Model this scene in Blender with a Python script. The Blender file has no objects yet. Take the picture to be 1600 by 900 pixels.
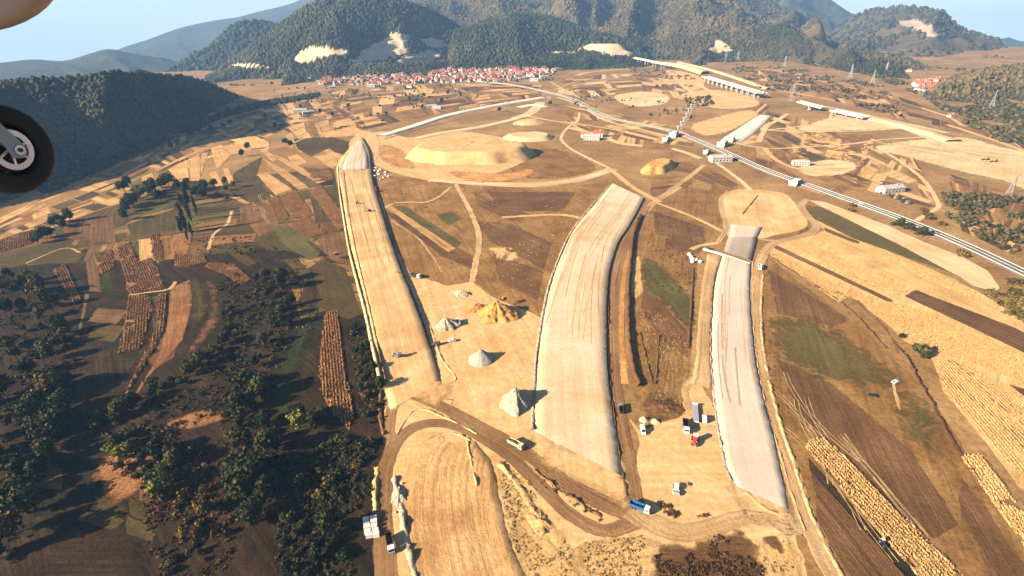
import bpy, math, random
import numpy as np
from mathutils import Vector, Matrix, geometry as mg

rnd = random.Random(7)
nrg = np.random.default_rng(11)
scene = bpy.context.scene
COL = scene.collection
R = math.radians

# ------------------------------------------------------------------ camera
IW, IH, F, CZ = 1600.0, 900.0, 800.0, 190.0
PITCH = math.atan((450 - 40) / F)
ROLL = R(-1.5)
fw = Vector((0, math.cos(PITCH), -math.sin(PITCH)))
r0 = Vector((1, 0, 0))
u0 = Vector((0, math.sin(PITCH), math.cos(PITCH)))
rt = r0 * math.cos(ROLL) + u0 * math.sin(ROLL)
up = -r0 * math.sin(ROLL) + u0 * math.cos(ROLL)
cam_d = bpy.data.cameras.new('camera')
cam = bpy.data.objects.new('camera', cam_d)
COL.objects.link(cam)
cam_d.sensor_width = 36
cam_d.lens = 36 * F / IW
cam_d.clip_start = 0.05
cam_d.clip_end = 60000
M = Matrix((rt, up, -fw)).transposed().to_4x4()
M.translation = Vector((0, 0, CZ))
cam.matrix_world = M
scene.camera = cam
CAM = Vector((0, 0, CZ))

# ------------------------------------------------------------------ sky, sun, exposure
SUN_EL, SUN_AZ = 24.0, -115.0      # azimuth of the sun measured clockwise from +Y (camera heading); light comes from the left, a little behind
world = bpy.data.worlds.new('World')
scene.world = world
world.use_nodes = True
wn, wl = world.node_tree.nodes, world.node_tree.links
bg = wn['Background']
sky = wn.new('ShaderNodeTexSky')
sky.sky_type = 'NISHITA'
sky.sun_disc = False
sky.sun_elevation = R(SUN_EL)
sky.sun_rotation = R(SUN_AZ)
sky.altitude = 500
sky.air_density = 1.0
sky.dust_density = 1.0
sky.ozone_density = 1.0
# thin bright veil of haze and cirrus towards the horizon, the same all round
tcw = wn.new('ShaderNodeTexCoord'); sep = wn.new('ShaderNodeSeparateXYZ'); wl.new(tcw.outputs['Generated'], sep.inputs[0])
veil = wn.new('ShaderNodeMapRange'); veil.interpolation_type = 'SMOOTHSTEP'; wl.new(sep.outputs[2], veil.inputs[0])
for i_, v_ in enumerate((-.02, .30, .80, 0.0)): veil.inputs[i_ + 1].default_value = v_
mpw = wn.new('ShaderNodeMapping'); mpw.inputs['Scale'].default_value = (2.0, 2.0, 14.0); wl.new(tcw.outputs['Generated'], mpw.inputs[0])
cir = wn.new('ShaderNodeTexNoise'); cir.inputs['Scale'].default_value = 1.6; cir.inputs['Detail'].default_value = 6; wl.new(mpw.outputs[0], cir.inputs['Vector'])
cmr = wn.new('ShaderNodeMapRange'); wl.new(cir.outputs[0], cmr.inputs[0])
for i_, v_ in enumerate((.4, .68, .85, 1.2)): cmr.inputs[i_ + 1].default_value = v_
vm = wn.new('ShaderNodeMath'); vm.operation = 'MULTIPLY'; vm.use_clamp = True; wl.new(veil.outputs[0], vm.inputs[0]); wl.new(cmr.outputs[0], vm.inputs[1])
wmix = wn.new('ShaderNodeMix'); wmix.data_type = 'RGBA'; wl.new(vm.outputs[0], wmix.inputs[0]); wl.new(sky.outputs[0], wmix.inputs[6])
wmix.inputs[7].default_value = (6.6, 7.4, 7.9, 1)
wl.new(wmix.outputs[2], bg.inputs[0])
bg.inputs[1].default_value = 0.05
sd = Vector((math.sin(R(SUN_AZ)) * math.cos(R(SUN_EL)), math.cos(R(SUN_AZ)) * math.cos(R(SUN_EL)), math.sin(R(SUN_EL))))
sun_l = bpy.data.lights.new('sun', 'SUN')
sun = bpy.data.objects.new('sun', sun_l)
COL.objects.link(sun)
sun_l.energy = 5.0
sun_l.angle = R(0.5)
sun_l.color = (1.0, 0.83, 0.60)
sun.rotation_euler = sd.to_track_quat('Z', 'Y').to_euler()
sun.location = sd * 500
vs = scene.view_settings
vs.view_transform = 'Standard'
vs.look = 'None'
vs.exposure = 1.74
vs.gamma = 1.0
scene.render.engine = 'CYCLES'
cy = scene.cycles
cy.use_denoising = True
cy.max_bounces = 4
cy.diffuse_bounces = 0
cy.glossy_bounces = 2
cy.transparent_max_bounces = 6
cy.volume_bounces = 0
cy.caustics_reflective = False
cy.caustics_refractive = False

# ------------------------------------------------------------------ noise and terrain
def _h(ix, iy, s):
    n = (ix.astype(np.int64) * 374761393 + iy.astype(np.int64) * 668265263 + s * 982451653) & 0x7fffffff
    n = ((n ^ (n >> 13)) * 1274126177) & 0x7fffffff
    return ((n ^ (n >> 16)) & 0xffff) / 65535.0

def vnoise(x, y, s=0):
    x = np.asarray(x, float); y = np.asarray(y, float)
    ix, iy = np.floor(x), np.floor(y)
    fx, fy = x - ix, y - iy
    fx = fx * fx * fx * (fx * (fx * 6 - 15) + 10); fy = fy * fy * fy * (fy * (fy * 6 - 15) + 10)
    a = _h(ix, iy, s); b = _h(ix + 1, iy, s); c = _h(ix, iy + 1, s); d = _h(ix + 1, iy + 1, s)
    return (a + (b - a) * fx) * (1 - fy) + (c + (d - c) * fx) * fy

def fbm(x, y, o=4, s=0):
    v = 0; a = .5; t = 0
    for k in range(o):
        v = v + a * vnoise(np.asarray(x) * 2 ** k + 17.3 * k, np.asarray(y) * 2 ** k - 9.1 * k, s + k); t += a; a *= .5
    return v / t

def ridged(x, y, o=4, s=0):
    v = 0; a = .5; t = 0
    for k in range(o):
        n = vnoise(np.asarray(x) * 2 ** k + 7.7 * k, np.asarray(y) * 2 ** k + 3.1 * k, s + k)
        v = v + a * (1 - np.abs(2 * n - 1)); t += a; a *= .5
    return v / t

def HT(x, y):
    """height of the valley floor: nearly flat, rising gently up the valley"""
    x = np.asarray(x, float); y = np.asarray(y, float)
    d = np.maximum(y - 550, 0.0)
    rise = .021 * d * d / (d + 250) * np.clip(1 - np.maximum(d - 2600, 0) / 9000, .3, 1)
    rr = np.hypot(x, y)
    near = 1 / (1 + (rr / 1500) ** 2)
    fall = np.maximum(rr - 3300, 0.0)
    rise = rise * np.clip(1.15 - np.maximum(-x - 500, 0) / 1500, .0, 1)
    return rise - .065 * fall * fall / (fall + 900) + 1.6 * (fbm(x / 260, y / 260, 2, 3) - .5) * near

def ray(px, py):
    return fw + rt * ((px - 800) / F) + up * ((450 - py) / F)

def P(px, py):
    d = ray(px, py)
    dz = min(d.z, -.006)
    t = -CZ / dz
    for _ in range(14):
        x, y = t * d.x, t * d.y
        t = .4 * t + .6 * (float(HT(x, y)) - CZ) / dz
    return np.array((t * d.x, t * d.y))

def PD(px, py, D):
    d = ray(px, py)
    t = D / math.hypot(d.x, d.y)
    return np.array((t * d.x, t * d.y, CZ + t * d.z))

def PX(pts):
    """world points (n,3) -> pixels (n,2)"""
    q = np.asarray(pts, float) - np.array((0, 0, CZ))
    z = q @ np.array(fw); x = q @ np.array(rt); y = q @ np.array(up)
    z = np.where(z < .1, .1, z)
    return np.stack((800 + F * x / z, 450 - F * y / z), 1)

# ------------------------------------------------------------------ object helpers
def tag(o, label=None, cat=None, group=None, kind=None):
    if label: o['label'] = label
    if cat: o['category'] = cat
    if group: o['group'] = group
    if kind: o['kind'] = kind
    return o

def mesh_obj(name, V, Fc, mat, parent=None, uv=None, attrs=None, smooth=False):
    me = bpy.data.meshes.new(name)
    V = np.asarray(V, dtype=np.float32)
    if isinstance(Fc, np.ndarray):
        nf, k = Fc.shape
        me.vertices.add(len(V)); me.vertices.foreach_set('co', V.ravel())
        me.loops.add(nf * k); me.loops.foreach_set('vertex_index', Fc.astype(np.int32).ravel())
        me.polygons.add(nf); me.polygons.foreach_set('loop_start', np.arange(0, nf * k, k, dtype=np.int32))
        me.update(calc_edges=True)
    else:
        me.from_pydata(V.tolist(), [], Fc)
    if uv is not None:
        idx = np.zeros(len(me.loops), dtype=np.int32)
        me.loops.foreach_get('vertex_index', idx)
        l = me.uv_layers.new(name='UVMap')
        l.data.foreach_set('uv', np.asarray(uv, dtype=np.float32)[idx].ravel())
    for k, a in (attrs or {}).items():
        at = me.attributes.new(k, 'FLOAT', 'POINT')
        at.data.foreach_set('value', np.asarray(a, dtype=np.float32))
    if smooth:
        me.polygons.foreach_set('use_smooth', np.ones(len(me.polygons), dtype=bool))
    mats = mat if isinstance(mat, (list, tuple)) else [mat]
    for m in mats: me.materials.append(m)
    o = bpy.data.objects.new(name, me)
    COL.objects.link(o)
    if parent is not None: o.parent = parent
    return o

def empty(name, loc, rz=0, sc=1):
    o = bpy.data.objects.new(name, None)
    COL.objects.link(o)
    o.location = loc; o.rotation_euler = (0, 0, rz); o.scale = (sc, sc, sc)
    o.empty_display_size = .5
    return o

def copy_tree(o, parent=None):
    c = o.copy(); COL.objects.link(c); c.parent = parent
    for ch in o.children: copy_tree(ch, c)
    return c

def cat_rom(p, closed=False, sub=8):
    p = [np.asarray(q, float) for q in p]
    n = len(p); out = []
    rng = range(n) if closed else range(n - 1)
    for i in rng:
        if closed: a, b, c, d = p[i - 1], p[i], p[(i + 1) % n], p[(i + 2) % n]
        else: a, b, c, d = p[max(i - 1, 0)], p[i], p[i + 1], p[min(i + 2, n - 1)]
        for k in range(sub):
            t = k / sub
            out.append(.5 * ((2 * b) + (c - a) * t + (2 * a - 5 * b + 4 * c - d) * t * t + (3 * b - a - 3 * c + d) * t ** 3))
    if not closed: out.append(p[-1])
    return np.array(out)

def resample(p, n):
    p = np.asarray(p, float)
    s = np.concatenate(([0], np.cumsum(np.linalg.norm(np.diff(p[:, :2], axis=0), axis=1))))
    t = np.linspace(0, s[-1], n)
    return np.stack([np.interp(t, s, p[:, k]) for k in range(p.shape[1])], 1), s[-1]

def inside(poly, x, y):
    poly = np.asarray(poly); c = np.zeros(np.shape(x), bool)
    j = len(poly) - 1
    for i in range(len(poly)):
        xi, yi = poly[i][0], poly[i][1]; xj, yj = poly[j][0], poly[j][1]
        if yi != yj:
            c ^= ((yi > y) != (yj > y)) & (x < (xj - xi) * (y - yi) / (yj - yi) + xi)
        j = i
    return c

def OFF(layer, x, y):
    return layer * (.015 + .00007 * np.hypot(x, y))

# ------------------------------------------------------------------ materials
def nodes_of(name):
    m = bpy.data.materials.new(name); m.use_nodes = True
    nt = m.node_tree
    b = nt.nodes['Principled BSDF']
    b.inputs['Specular IOR Level'].default_value = .15
    return m, nt.nodes, nt.links, b

def math_n(n, l, op, a, b=None, c=None):
    q = n.new('ShaderNodeMath'); q.operation = op
    for i, v in enumerate((a, b, c)):
        if v is None: continue
        if isinstance(v, (int, float)): q.inputs[i].default_value = v
        else: l.new(v, q.inputs[i])
    return q.outputs[0]

def mrange(n, l, v, a, b, c, d):
    q = n.new('ShaderNodeMapRange')
    l.new(v, q.inputs[0])
    for i, t in enumerate((a, b, c, d)): q.inputs[i + 1].default_value = t
    return q.outputs[0]

def noise_n(n, l, vec, scale, det=4, rough=.6, dist=0):
    q = n.new('ShaderNodeTexNoise')
    if vec is not None: l.new(vec, q.inputs['Vector'])
    q.inputs['Scale'].default_value = scale; q.inputs['Detail'].default_value = det
    q.inputs['Roughness'].default_value = rough; q.inputs['Distortion'].default_value = dist
    return q.outputs[0]

def ramp_n(n, l, fac, stops):
    q = n.new('ShaderNodeValToRGB'); l.new(fac, q.inputs[0])
    e = q.color_ramp.elements
    while len(e) < len(stops): e.new(.5)
    for el, (p, c) in zip(e, stops): el.position = p; el.color = (*c, 1)
    return q.outputs[0]

def scale_n(n, l, col, f):
    q = n.new('ShaderNodeVectorMath'); q.operation = 'SCALE'
    l.new(col, q.inputs[0]); l.new(f, q.inputs['Scale'])
    return q.outputs[0]

def mix_n(n, l, fac, a, b):
    q = n.new('ShaderNodeMix'); q.data_type = 'RGBA'
    if isinstance(fac, (int, float)): q.inputs[0].default_value = fac
    else: l.new(fac, q.inputs[0])
    for i, v in ((6, a), (7, b)):
        if isinstance(v, tuple): q.inputs[i].default_value = (*v, 1)
        else: l.new(v, q.inputs[i])
    return q.outputs[2]

def gmat(name, c1, c2, c3, big=.03, fine=.5, fine_amt=.35, streak=None, rows=None, bump=.5, objvar=.12, spots=None, patch=None):
    """earth, gravel, stubble and grass: broad patches, fine grain, streaks along the working direction (UV is in metres)"""
    m, n, l, b = nodes_of(name)
    pos = n.new('ShaderNodeNewGeometry').outputs['Position']
    A = noise_n(n, l, pos, big, 6, .6, .4)
    B = noise_n(n, l, pos, fine, 7, .72)
    C = noise_n(n, l, pos, fine * 7, 3, .6)
    col = ramp_n(n, l, A, [(.32, c1), (.5, c2), (.68, c3)])
    if patch:
        pc, psc, lo, hi, pamt = patch
        pn = noise_n(n, l, pos, psc, 7, .66, .6)
        col = mix_n(n, l, math_n(n, l, 'MULTIPLY', mrange(n, l, pn, lo, hi, 0, 1), pamt), col, pc)
    f = mrange(n, l, B, .3, .7, 1 - fine_amt, 1 + fine_amt)
    f = math_n(n, l, 'MULTIPLY', f, mrange(n, l, C, .3, .7, 1 - fine_amt * .5, 1 + fine_amt * .5))
    hgt = math_n(n, l, 'ADD', B, math_n(n, l, 'MULTIPLY', C, .3))
    if streak or rows:
        uv = n.new('ShaderNodeUVMap').outputs[0]
    if streak:
        for (su, sv, amt) in streak:
            mp = n.new('ShaderNodeVectorMath'); mp.operation = 'MULTIPLY'
            l.new(uv, mp.inputs[0]); mp.inputs[1].default_value = (su, sv, 1)
            S = noise_n(n, l, mp.outputs[0], 1, 5, .65, .3)
            f = math_n(n, l, 'MULTIPLY', f, mrange(n, l, S, .33, .67, 1 - amt, 1 + amt))
            hgt = math_n(n, l, 'ADD', hgt, math_n(n, l, 'MULTIPLY', S, amt))
    if rows:
        per, amt = rows
        sp = n.new('ShaderNodeSeparateXYZ'); l.new(uv, sp.inputs[0])
        v = math_n(n, l, 'ADD', sp.outputs[1], math_n(n, l, 'MULTIPLY', noise_n(n, l, pos, .06, 3), per * 1.6))
        w = math_n(n, l, 'SINE', math_n(n, l, 'MULTIPLY', v, 2 * math.pi / per))
        w = math_n(n, l, 'MULTIPLY', w, B)
        f = math_n(n, l, 'MULTIPLY', f, mrange(n, l, w, -.6, .6, 1 - amt, 1 + amt))
        hgt = math_n(n, l, 'ADD', hgt, math_n(n, l, 'MULTIPLY', w, amt * .8))
    if objvar:
        oi = n.new('ShaderNodeObjectInfo')
        f = math_n(n, l, 'MULTIPLY', f, mrange(n, l, oi.outputs['Random'], 0, 1, 1 - objvar, 1 + objvar))
    col = scale_n(n, l, col, f)
    if spots:
        sc, lo, hi, scol = spots
        S = noise_n(n, l, pos, sc, 5, .75)
        col = mix_n(n, l, mrange(n, l, S, lo, hi, 0, 1), col, scol)
    l.new(col, b.inputs['Base Color'])
    b.inputs['Roughness'].default_value = .95
    bp = n.new('ShaderNodeBump'); bp.inputs['Strength'].default_value = bump; bp.inputs['Distance'].default_value = .9
    l.new(hgt, bp.inputs['Height']); l.new(bp.outputs[0], b.inputs['Normal'])
    return m

def flat(name, c, rough=.6, metal=0, var=.12, sc=.8, spec=.3):
    m, n, l, b = nodes_of(name)
    tc = n.new('ShaderNodeTexCoord').outputs['Object']
    N = noise_n(n, l, tc, sc, 6, .7)
    rgb = n.new('ShaderNodeRGB'); rgb.outputs[0].default_value = (*c, 1)
    l.new(scale_n(n, l, rgb.outputs[0], mrange(n, l, N, .3, .7, 1 - var * 2, 1 + var)), b.inputs['Base Color'])
    b.inputs['Roughness'].default_value = rough; b.inputs['Metallic'].default_value = metal
    b.inputs['Specular IOR Level'].default_value = spec
    return m

def leafmat(name, c1, c2, c3, var=.35, trans=True):
    m, n, l, b = nodes_of(name)
    oi = n.new('ShaderNodeObjectInfo')
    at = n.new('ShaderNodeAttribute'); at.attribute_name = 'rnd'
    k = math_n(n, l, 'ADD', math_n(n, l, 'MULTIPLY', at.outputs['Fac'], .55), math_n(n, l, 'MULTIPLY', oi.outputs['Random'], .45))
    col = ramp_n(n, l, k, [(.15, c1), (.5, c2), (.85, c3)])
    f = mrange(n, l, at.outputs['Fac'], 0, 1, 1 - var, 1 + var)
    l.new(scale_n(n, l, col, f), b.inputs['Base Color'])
    b.inputs['Roughness'].default_value = .75
    b.inputs['Specular IOR Level'].default_value = .1
    return m

MT = {}
MT['ground'] = gmat('dry_grassland', (.21, .108, .038), (.30, .168, .063), (.39, .24, .10), .012, .25, .4, bump=.7, objvar=0, patch=((.15, .11, .035), .006, .5, .66, .6), spots=(.35, .62, .75, (.07, .045, .02)))
MT['dry_field'] = gmat('dry_grass_field', (.16, .080, .024), (.23, .118, .036), (.30, .172, .060), .03, .35, .4, streak=[(.015, .35, .25)], bump=.7, spots=(.5, .64, .78, (.28, .18, .08)))
MT['brown'] = gmat('ploughed_soil', (.105, .050, .020), (.145, .073, .029), (.195, .105, .043), .03, .5, .3, streak=[(.01, .5, .3), (.004, .1, .15)], rows=(1.6, .08), bump=.7)
MT['dark_brown'] = gmat('dark_loam', (.022, .0115, .0045), (.033, .018, .007), (.050, .028, .011), .04, .4, .4, streak=[(.008, .12, .35), (.012, .45, .45)], bump=.8, patch=((.013, .014, .005), .02, .48, .62, .8))
MT['olive'] = gmat('dark_meadow', (.052, .038, .011), (.074, .050, .015), (.105, .066, .022), .02, .35, .35, streak=[(.012, .3, .25)], bump=.7)
MT['green'] = gmat('meadow', (.08, .068, .02), (.10, .083, .026), (.135, .102, .036), .03, .4, .3, streak=[(.015, .4, .25)], bump=.6)
MT['lush'] = gmat('dark_grass', (.018, .024, .005), (.028, .032, .007), (.05, .04, .011), .04, .4, .4, streak=[(.02, .3, .3)], bump=.8)
MT['fade_green'] = gmat('thin_grass', (.10, .072, .021), (.115, .085, .025), (.15, .10, .033), .03, .4, .3, streak=[(.015, .4, .25)], bump=.6)
MT['straw'] = gmat('straw_stubble', (.40, .21, .075), (.52, .29, .11), (.60, .37, .16), .04, .6, .25, streak=[(.015, .5, .25)], rows=(1.4, .12), bump=.6, objvar=.2)
MT['straw_red'] = gmat('dry_maize_litter', (.20, .08, .028), (.28, .125, .046), (.36, .18, .075), .05, .7, .4, streak=[(.03, .6, .3)], bump=.9)
MT['gold'] = gmat('golden_stubble', (.46, .27, .10), (.58, .36, .145), (.66, .43, .19), .04, .7, .3, streak=[(.02, .6, .25)], bump=.8)
MT['pale'] = gmat('compacted_earth', (.50, .30, .125), (.60, .385, .18), (.68, .47, .25), .03, .4, .12, streak=[(.006, .16, .14), (.012, .5, .12), (.03, 1.2, .10)], bump=.25, objvar=.04, patch=((.46, .26, .10), .02, .46, .62, .75))
MT['white'] = gmat('pale_gravel', (.54, .39, .245), (.60, .45, .30), (.64, .50, .355), .02, .4, .10, streak=[(.005, .13, .10), (.012, .4, .08), (.03, 1.2, .05)], bump=.35, objvar=.03, patch=((.52, .335, .165), .012, .46, .6, .8))
MT['grey'] = gmat('grey_gravel', (.50, .40, .315), (.55, .445, .355), (.59, .485, .395), .02, .4, .08, streak=[(.005, .15, .06), (.012, .4, .05), (.03, 1.2, .04)], bump=.2, objvar=.03)
MT['chalk'] = gmat('white_gravel', (.62, .53, .41), (.68, .60, .49), (.74, .67, .56), .02, .4, .06, streak=[(.01, .2, .05)], bump=.2, objvar=.03)
MT['sand'] = gmat('bare_sand', (.50, .29, .115), (.60, .37, .165), (.68, .46, .24), .03, .3, .2, streak=[(.008, .22, .16)], bump=.45, objvar=.05, patch=((.40, .205, .075), .03, .5, .68, .6))
MT['cream'] = gmat('cream_earth', (.52, .35, .17), (.60, .43, .23), (.67, .51, .30), .02, .3, .15, streak=[(.008, .2, .12)], bump=.35, objvar=.05)
MT['rut'] = gmat('tracked_earth', (.34, .175, .065), (.5, .285, .115), (.60, .38, .175), .03, .4, .2, streak=[(.008, .4, .28), (.004, .12, .2), (.02, 1.4, .22)], bump=.8, objvar=.02)
MT['haul'] = gmat('damp_haul_road', (.19, .098, .04), (.25, .135, .057), (.32, .185, .085), .03, .6, .2, streak=[(.006, .55, .35), (.03, 1.6, .18)], bump=.5, objvar=.05)
MT['haul_pale'] = gmat('dry_haul_road', (.36, .215, .095), (.45, .28, .13), (.54, .36, .19), .03, .6, .2, streak=[(.006, .6, .3), (.03, 1.6, .15)], bump=.5, objvar=.05)
MT['orange'] = gmat('orange_subsoil', (.40, .185, .05), (.50, .25, .08), (.60, .35, .13), .05, .5, .25, streak=[(.02, .3, .2)], bump=.8)
MT['track'] = gmat('field_track', (.40, .245, .11), (.50, .32, .15), (.58, .40, .21), .05, .8, .2, streak=[(.02, 1.1, .25)], bump=.4)
MT['asphalt'] = gmat('worn_asphalt', (.13, .10, .075), (.16, .125, .095), (.19, .15, .115), .03, .8, .1, streak=[(.004, .5, .15)], bump=.1)
MT['paint'] = flat('road_paint', (.78, .76, .70), .7)
MT['rubble'] = gmat('stone_rubble', (.36, .27, .18), (.48, .38, .27), (.60, .5, .38), .15, .8, .4, bump=1.0)
MT['gravel_heap'] = gmat('crushed_stone', (.34, .29, .24), (.42, .36, .30), (.48, .42, .36), .15, 1.2, .15, bump=.5)
MT['grey_dark'] = gmat('dark_gravel', (.33, .26, .21), (.37, .295, .24), (.41, .33, .27), .02, .4, .1, streak=[(.005, .15, .08)], bump=.2, objvar=0)
def bladed(name, c1, c2, c3):
    m, n, l, b = nodes_of(name)
    at = n.new('ShaderNodeAttribute'); at.attribute_name = 'rnd'
    l.new(ramp_n(n, l, at.outputs['Fac'], [(.1, c1), (.5, c2), (.9, c3)]), b.inputs['Base Color'])
    b.inputs['Roughness'].default_value = .8
    return m
MT['maize'] = bladed('dry_maize', (.50, .27, .10), (.64, .375, .15), (.76, .50, .23))
MT['straw_tuft'] = leafmat('straw_tufts', (.26, .15, .055), (.40, .25, .10), (.55, .37, .17))
MT['maize_red'] = bladed('rusty_maize', (.34, .12, .035), (.60, .27, .10), (.80, .46, .21))
MT['scrub'] = leafmat('scrub_leaves', (.03, .026, .010), (.055, .05, .016), (.10, .07, .026))
MT['rust_scrub'] = leafmat('autumn_scrub', (.05, .026, .010), (.10, .05, .018), (.17, .10, .04))
MT['yellow_scrub'] = leafmat('yellowing_scrub', (.08, .06, .014), (.17, .13, .03), (.26, .19, .05))
MT['leaf_dark'] = leafmat('dark_leaves', (.016, .022, .008), (.028, .036, .012), (.05, .056, .018))
MT['leaf_olive'] = leafmat('olive_leaves', (.03, .034, .010), (.055, .056, .016), (.085, .08, .024))
MT['leaf_autumn'] = leafmat('autumn_leaves', (.07, .04, .014), (.11, .07, .02), (.18, .12, .03))
MT['leaf_yellow'] = leafmat('yellow_green_leaves', (.10, .11, .016), (.18, .18, .03), (.28, .25, .05))
MT['bark'] = flat('bark', (.10, .07, .045), .9)
MT['forest'] = leafmat('hill_forest', (.018, .024, .010), (.032, .038, .014), (.062, .056, .022), .45)
MT['forest_brown'] = leafmat('autumn_hill_forest', (.032, .034, .014), (.06, .053, .021), (.11, .08, .034), .4)
for k, c in dict(w_white=(.75, .72, .66), w_cream=(.68, .58, .42), w_ochre=(.58, .42, .24), w_grey=(.5, .48, .45), concrete=(.60, .55, .48), conc_dark=(.34, .31, .28),
                 r_red=(.36, .10, .055), r_brown=(.26, .095, .06), r_orange=(.46, .17, .085), r_grey=(.42, .4, .38), steel=(.4, .4, .4)).items():
    MT[k] = flat(k.replace('w_', 'plaster_').replace('r_', 'roof_tiles_').replace('conc_dark', 'raw_concrete'), c, .8, var=.12, sc=.3)
MT['v_white'] = flat('white_paint', (.78, .77, .74), .35, var=.06, spec=.5)
MT['v_cream'] = flat('cream_paint', (.66, .55, .33), .4, var=.08, spec=.5)
MT['v_blue'] = flat('blue_paint', (.03, .12, .30), .35, var=.08, spec=.5)
MT['v_lilac'] = flat('grey_blue_deck', (.33, .32, .42), .6, var=.08)
MT['v_red'] = flat('red_paint', (.42, .05, .04), .4, var=.1, spec=.5)
MT['v_yellow'] = flat('yellow_paint', (.60, .34, .04), .45, var=.1, spec=.5)
MT['v_dark'] = flat('dark_steel', (.035, .03, .027), .55)
MT['v_brown'] = flat('rusty_bed', (.13, .07, .035), .8)
MT['v_grey'] = flat('grey_paint', (.30, .29, .28), .5)
MT['rubber'] = flat('tyre_rubber', (.012, .012, .013), .7)
MT['glass'] = flat('dark_glass', (.01, .012, .016), .08, spec=.8, var=.02)
MT['bag'] = flat('woven_bag', (.76, .74, .68), .8, var=.06)
MT['chrome'] = flat('brushed_alloy', (.62, .6, .6), .35, .85, var=.08, sc=9)
MT['skin'] = flat('aircraft_paint', (.34, .19, .12), .35, var=.06, sc=3, spec=.5)

# ------------------------------------------------------------------ sheets, ribbons, heaps
def soft_copy(mat):
    nm = mat.name + '_soft_edge'
    if nm in bpy.data.materials: return bpy.data.materials[nm]
    m = mat.copy(); m.name = nm; n, l = m.node_tree.nodes, m.node_tree.links
    at = n.new('ShaderNodeAttribute'); at.attribute_name = 'edge'
    pos = n.new('ShaderNodeNewGeometry').outputs['Position']
    N = noise_n(n, l, pos, .12, 7, .7, .5)
    k = math_n(n, l, 'ADD', at.outputs['Fac'], math_n(n, l, 'MULTIPLY', math_n(n, l, 'SUBTRACT', N, .5), 2.4))
    l.new(mrange(n, l, k, .15, .75, 0, 1), n['Principled BSDF'].inputs['Alpha'])
    return m

def sheet(name, px, mat, layer=1, smooth=False, jit=.5, soft=0, world=None, ang=None, kind='structure', label=None, parent=None):
    w = np.array(world) if world is not None else np.array([P(*p) for p in px])
    if len(w) < 3: return None
    if ang is None:
        e = np.roll(w, -1, 0) - w
        k = np.argmax((e ** 2).sum(1)); ang = math.atan2(e[k][1], e[k][0])
    if smooth: w = cat_rom(w, True, 6)
    c = w.mean(0); d = math.hypot(*c)
    st = max(1.2, .012 * d)
    pts = []
    for i in range(len(w)):
        a, b = w[i], w[(i + 1) % len(w)]
        n = max(1, int(np.linalg.norm(b - a) / st))
        n = min(n, 60)
        for k in range(n): pts.append(a + (b - a) * k / n)
    pts = np.array(pts)
    j = jit * min(1, .4 + d / 500)
    pts[:, 0] += (fbm(pts[:, 0] / 5, pts[:, 1] / 5, 3, 21) - .5) * 4 * j
    pts[:, 1] += (fbm(pts[:, 0] / 5 + 90, pts[:, 1] / 5, 3, 31) - .5) * 4 * j
    g = max(6, .03 * d) if not soft else max(2.0, soft * .35)
    lo, hi = pts.min(0), pts.max(0)
    g = max(g, math.sqrt((hi[0] - lo[0]) * (hi[1] - lo[1]) / (1500 if not soft else 4000)))
    gx, gy = np.meshgrid(np.arange(lo[0] + g / 2, hi[0], g), np.arange(lo[1] + g / 2, hi[1], g))
    gx = gx.ravel() + (nrg.random(gx.size) - .5) * g * .3; gy = gy.ravel() + (nrg.random(gy.size) - .5) * g * .3
    ok = inside(pts, gx, gy)
    allp = [Vector(p) for p in pts] + [Vector((x, y)) for x, y in zip(gx[ok], gy[ok])]
    nb = len(pts)
    r = mg.delaunay_2d_cdt(allp, [], [list(range(nb))], 1, 1e-4)
    v = np.array([(p.x, p.y) for p in r[0]])
    z = HT(v[:, 0], v[:, 1]) + OFF(layer, v[:, 0], v[:, 1])
    ca, sa = math.cos(ang), math.sin(ang)
    uv = np.stack((v[:, 0] * ca + v[:, 1] * sa, -v[:, 0] * sa + v[:, 1] * ca), 1)
    faces = [list(f) for f in r[2]]
    V = np.column_stack((v, z))
    nz = 0
    for f in faces[:1]:
        a, b, c2 = (V[i] for i in f[:3]); nz = np.cross(b - a, c2 - a)[2]
    if nz < 0: faces = [f[::-1] for f in faces]
    at_ = None
    if soft:
        dd = np.sqrt(((v[:, None, :] - pts[None]) ** 2).sum(2)).min(1); at_ = {'edge': np.clip(dd / soft, 0, 1)}; mat = soft_copy(mat)
    o = mesh_obj(name, V, faces, mat, parent, uv, at_)
    return tag(o, label, kind=None if parent else kind)

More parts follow.
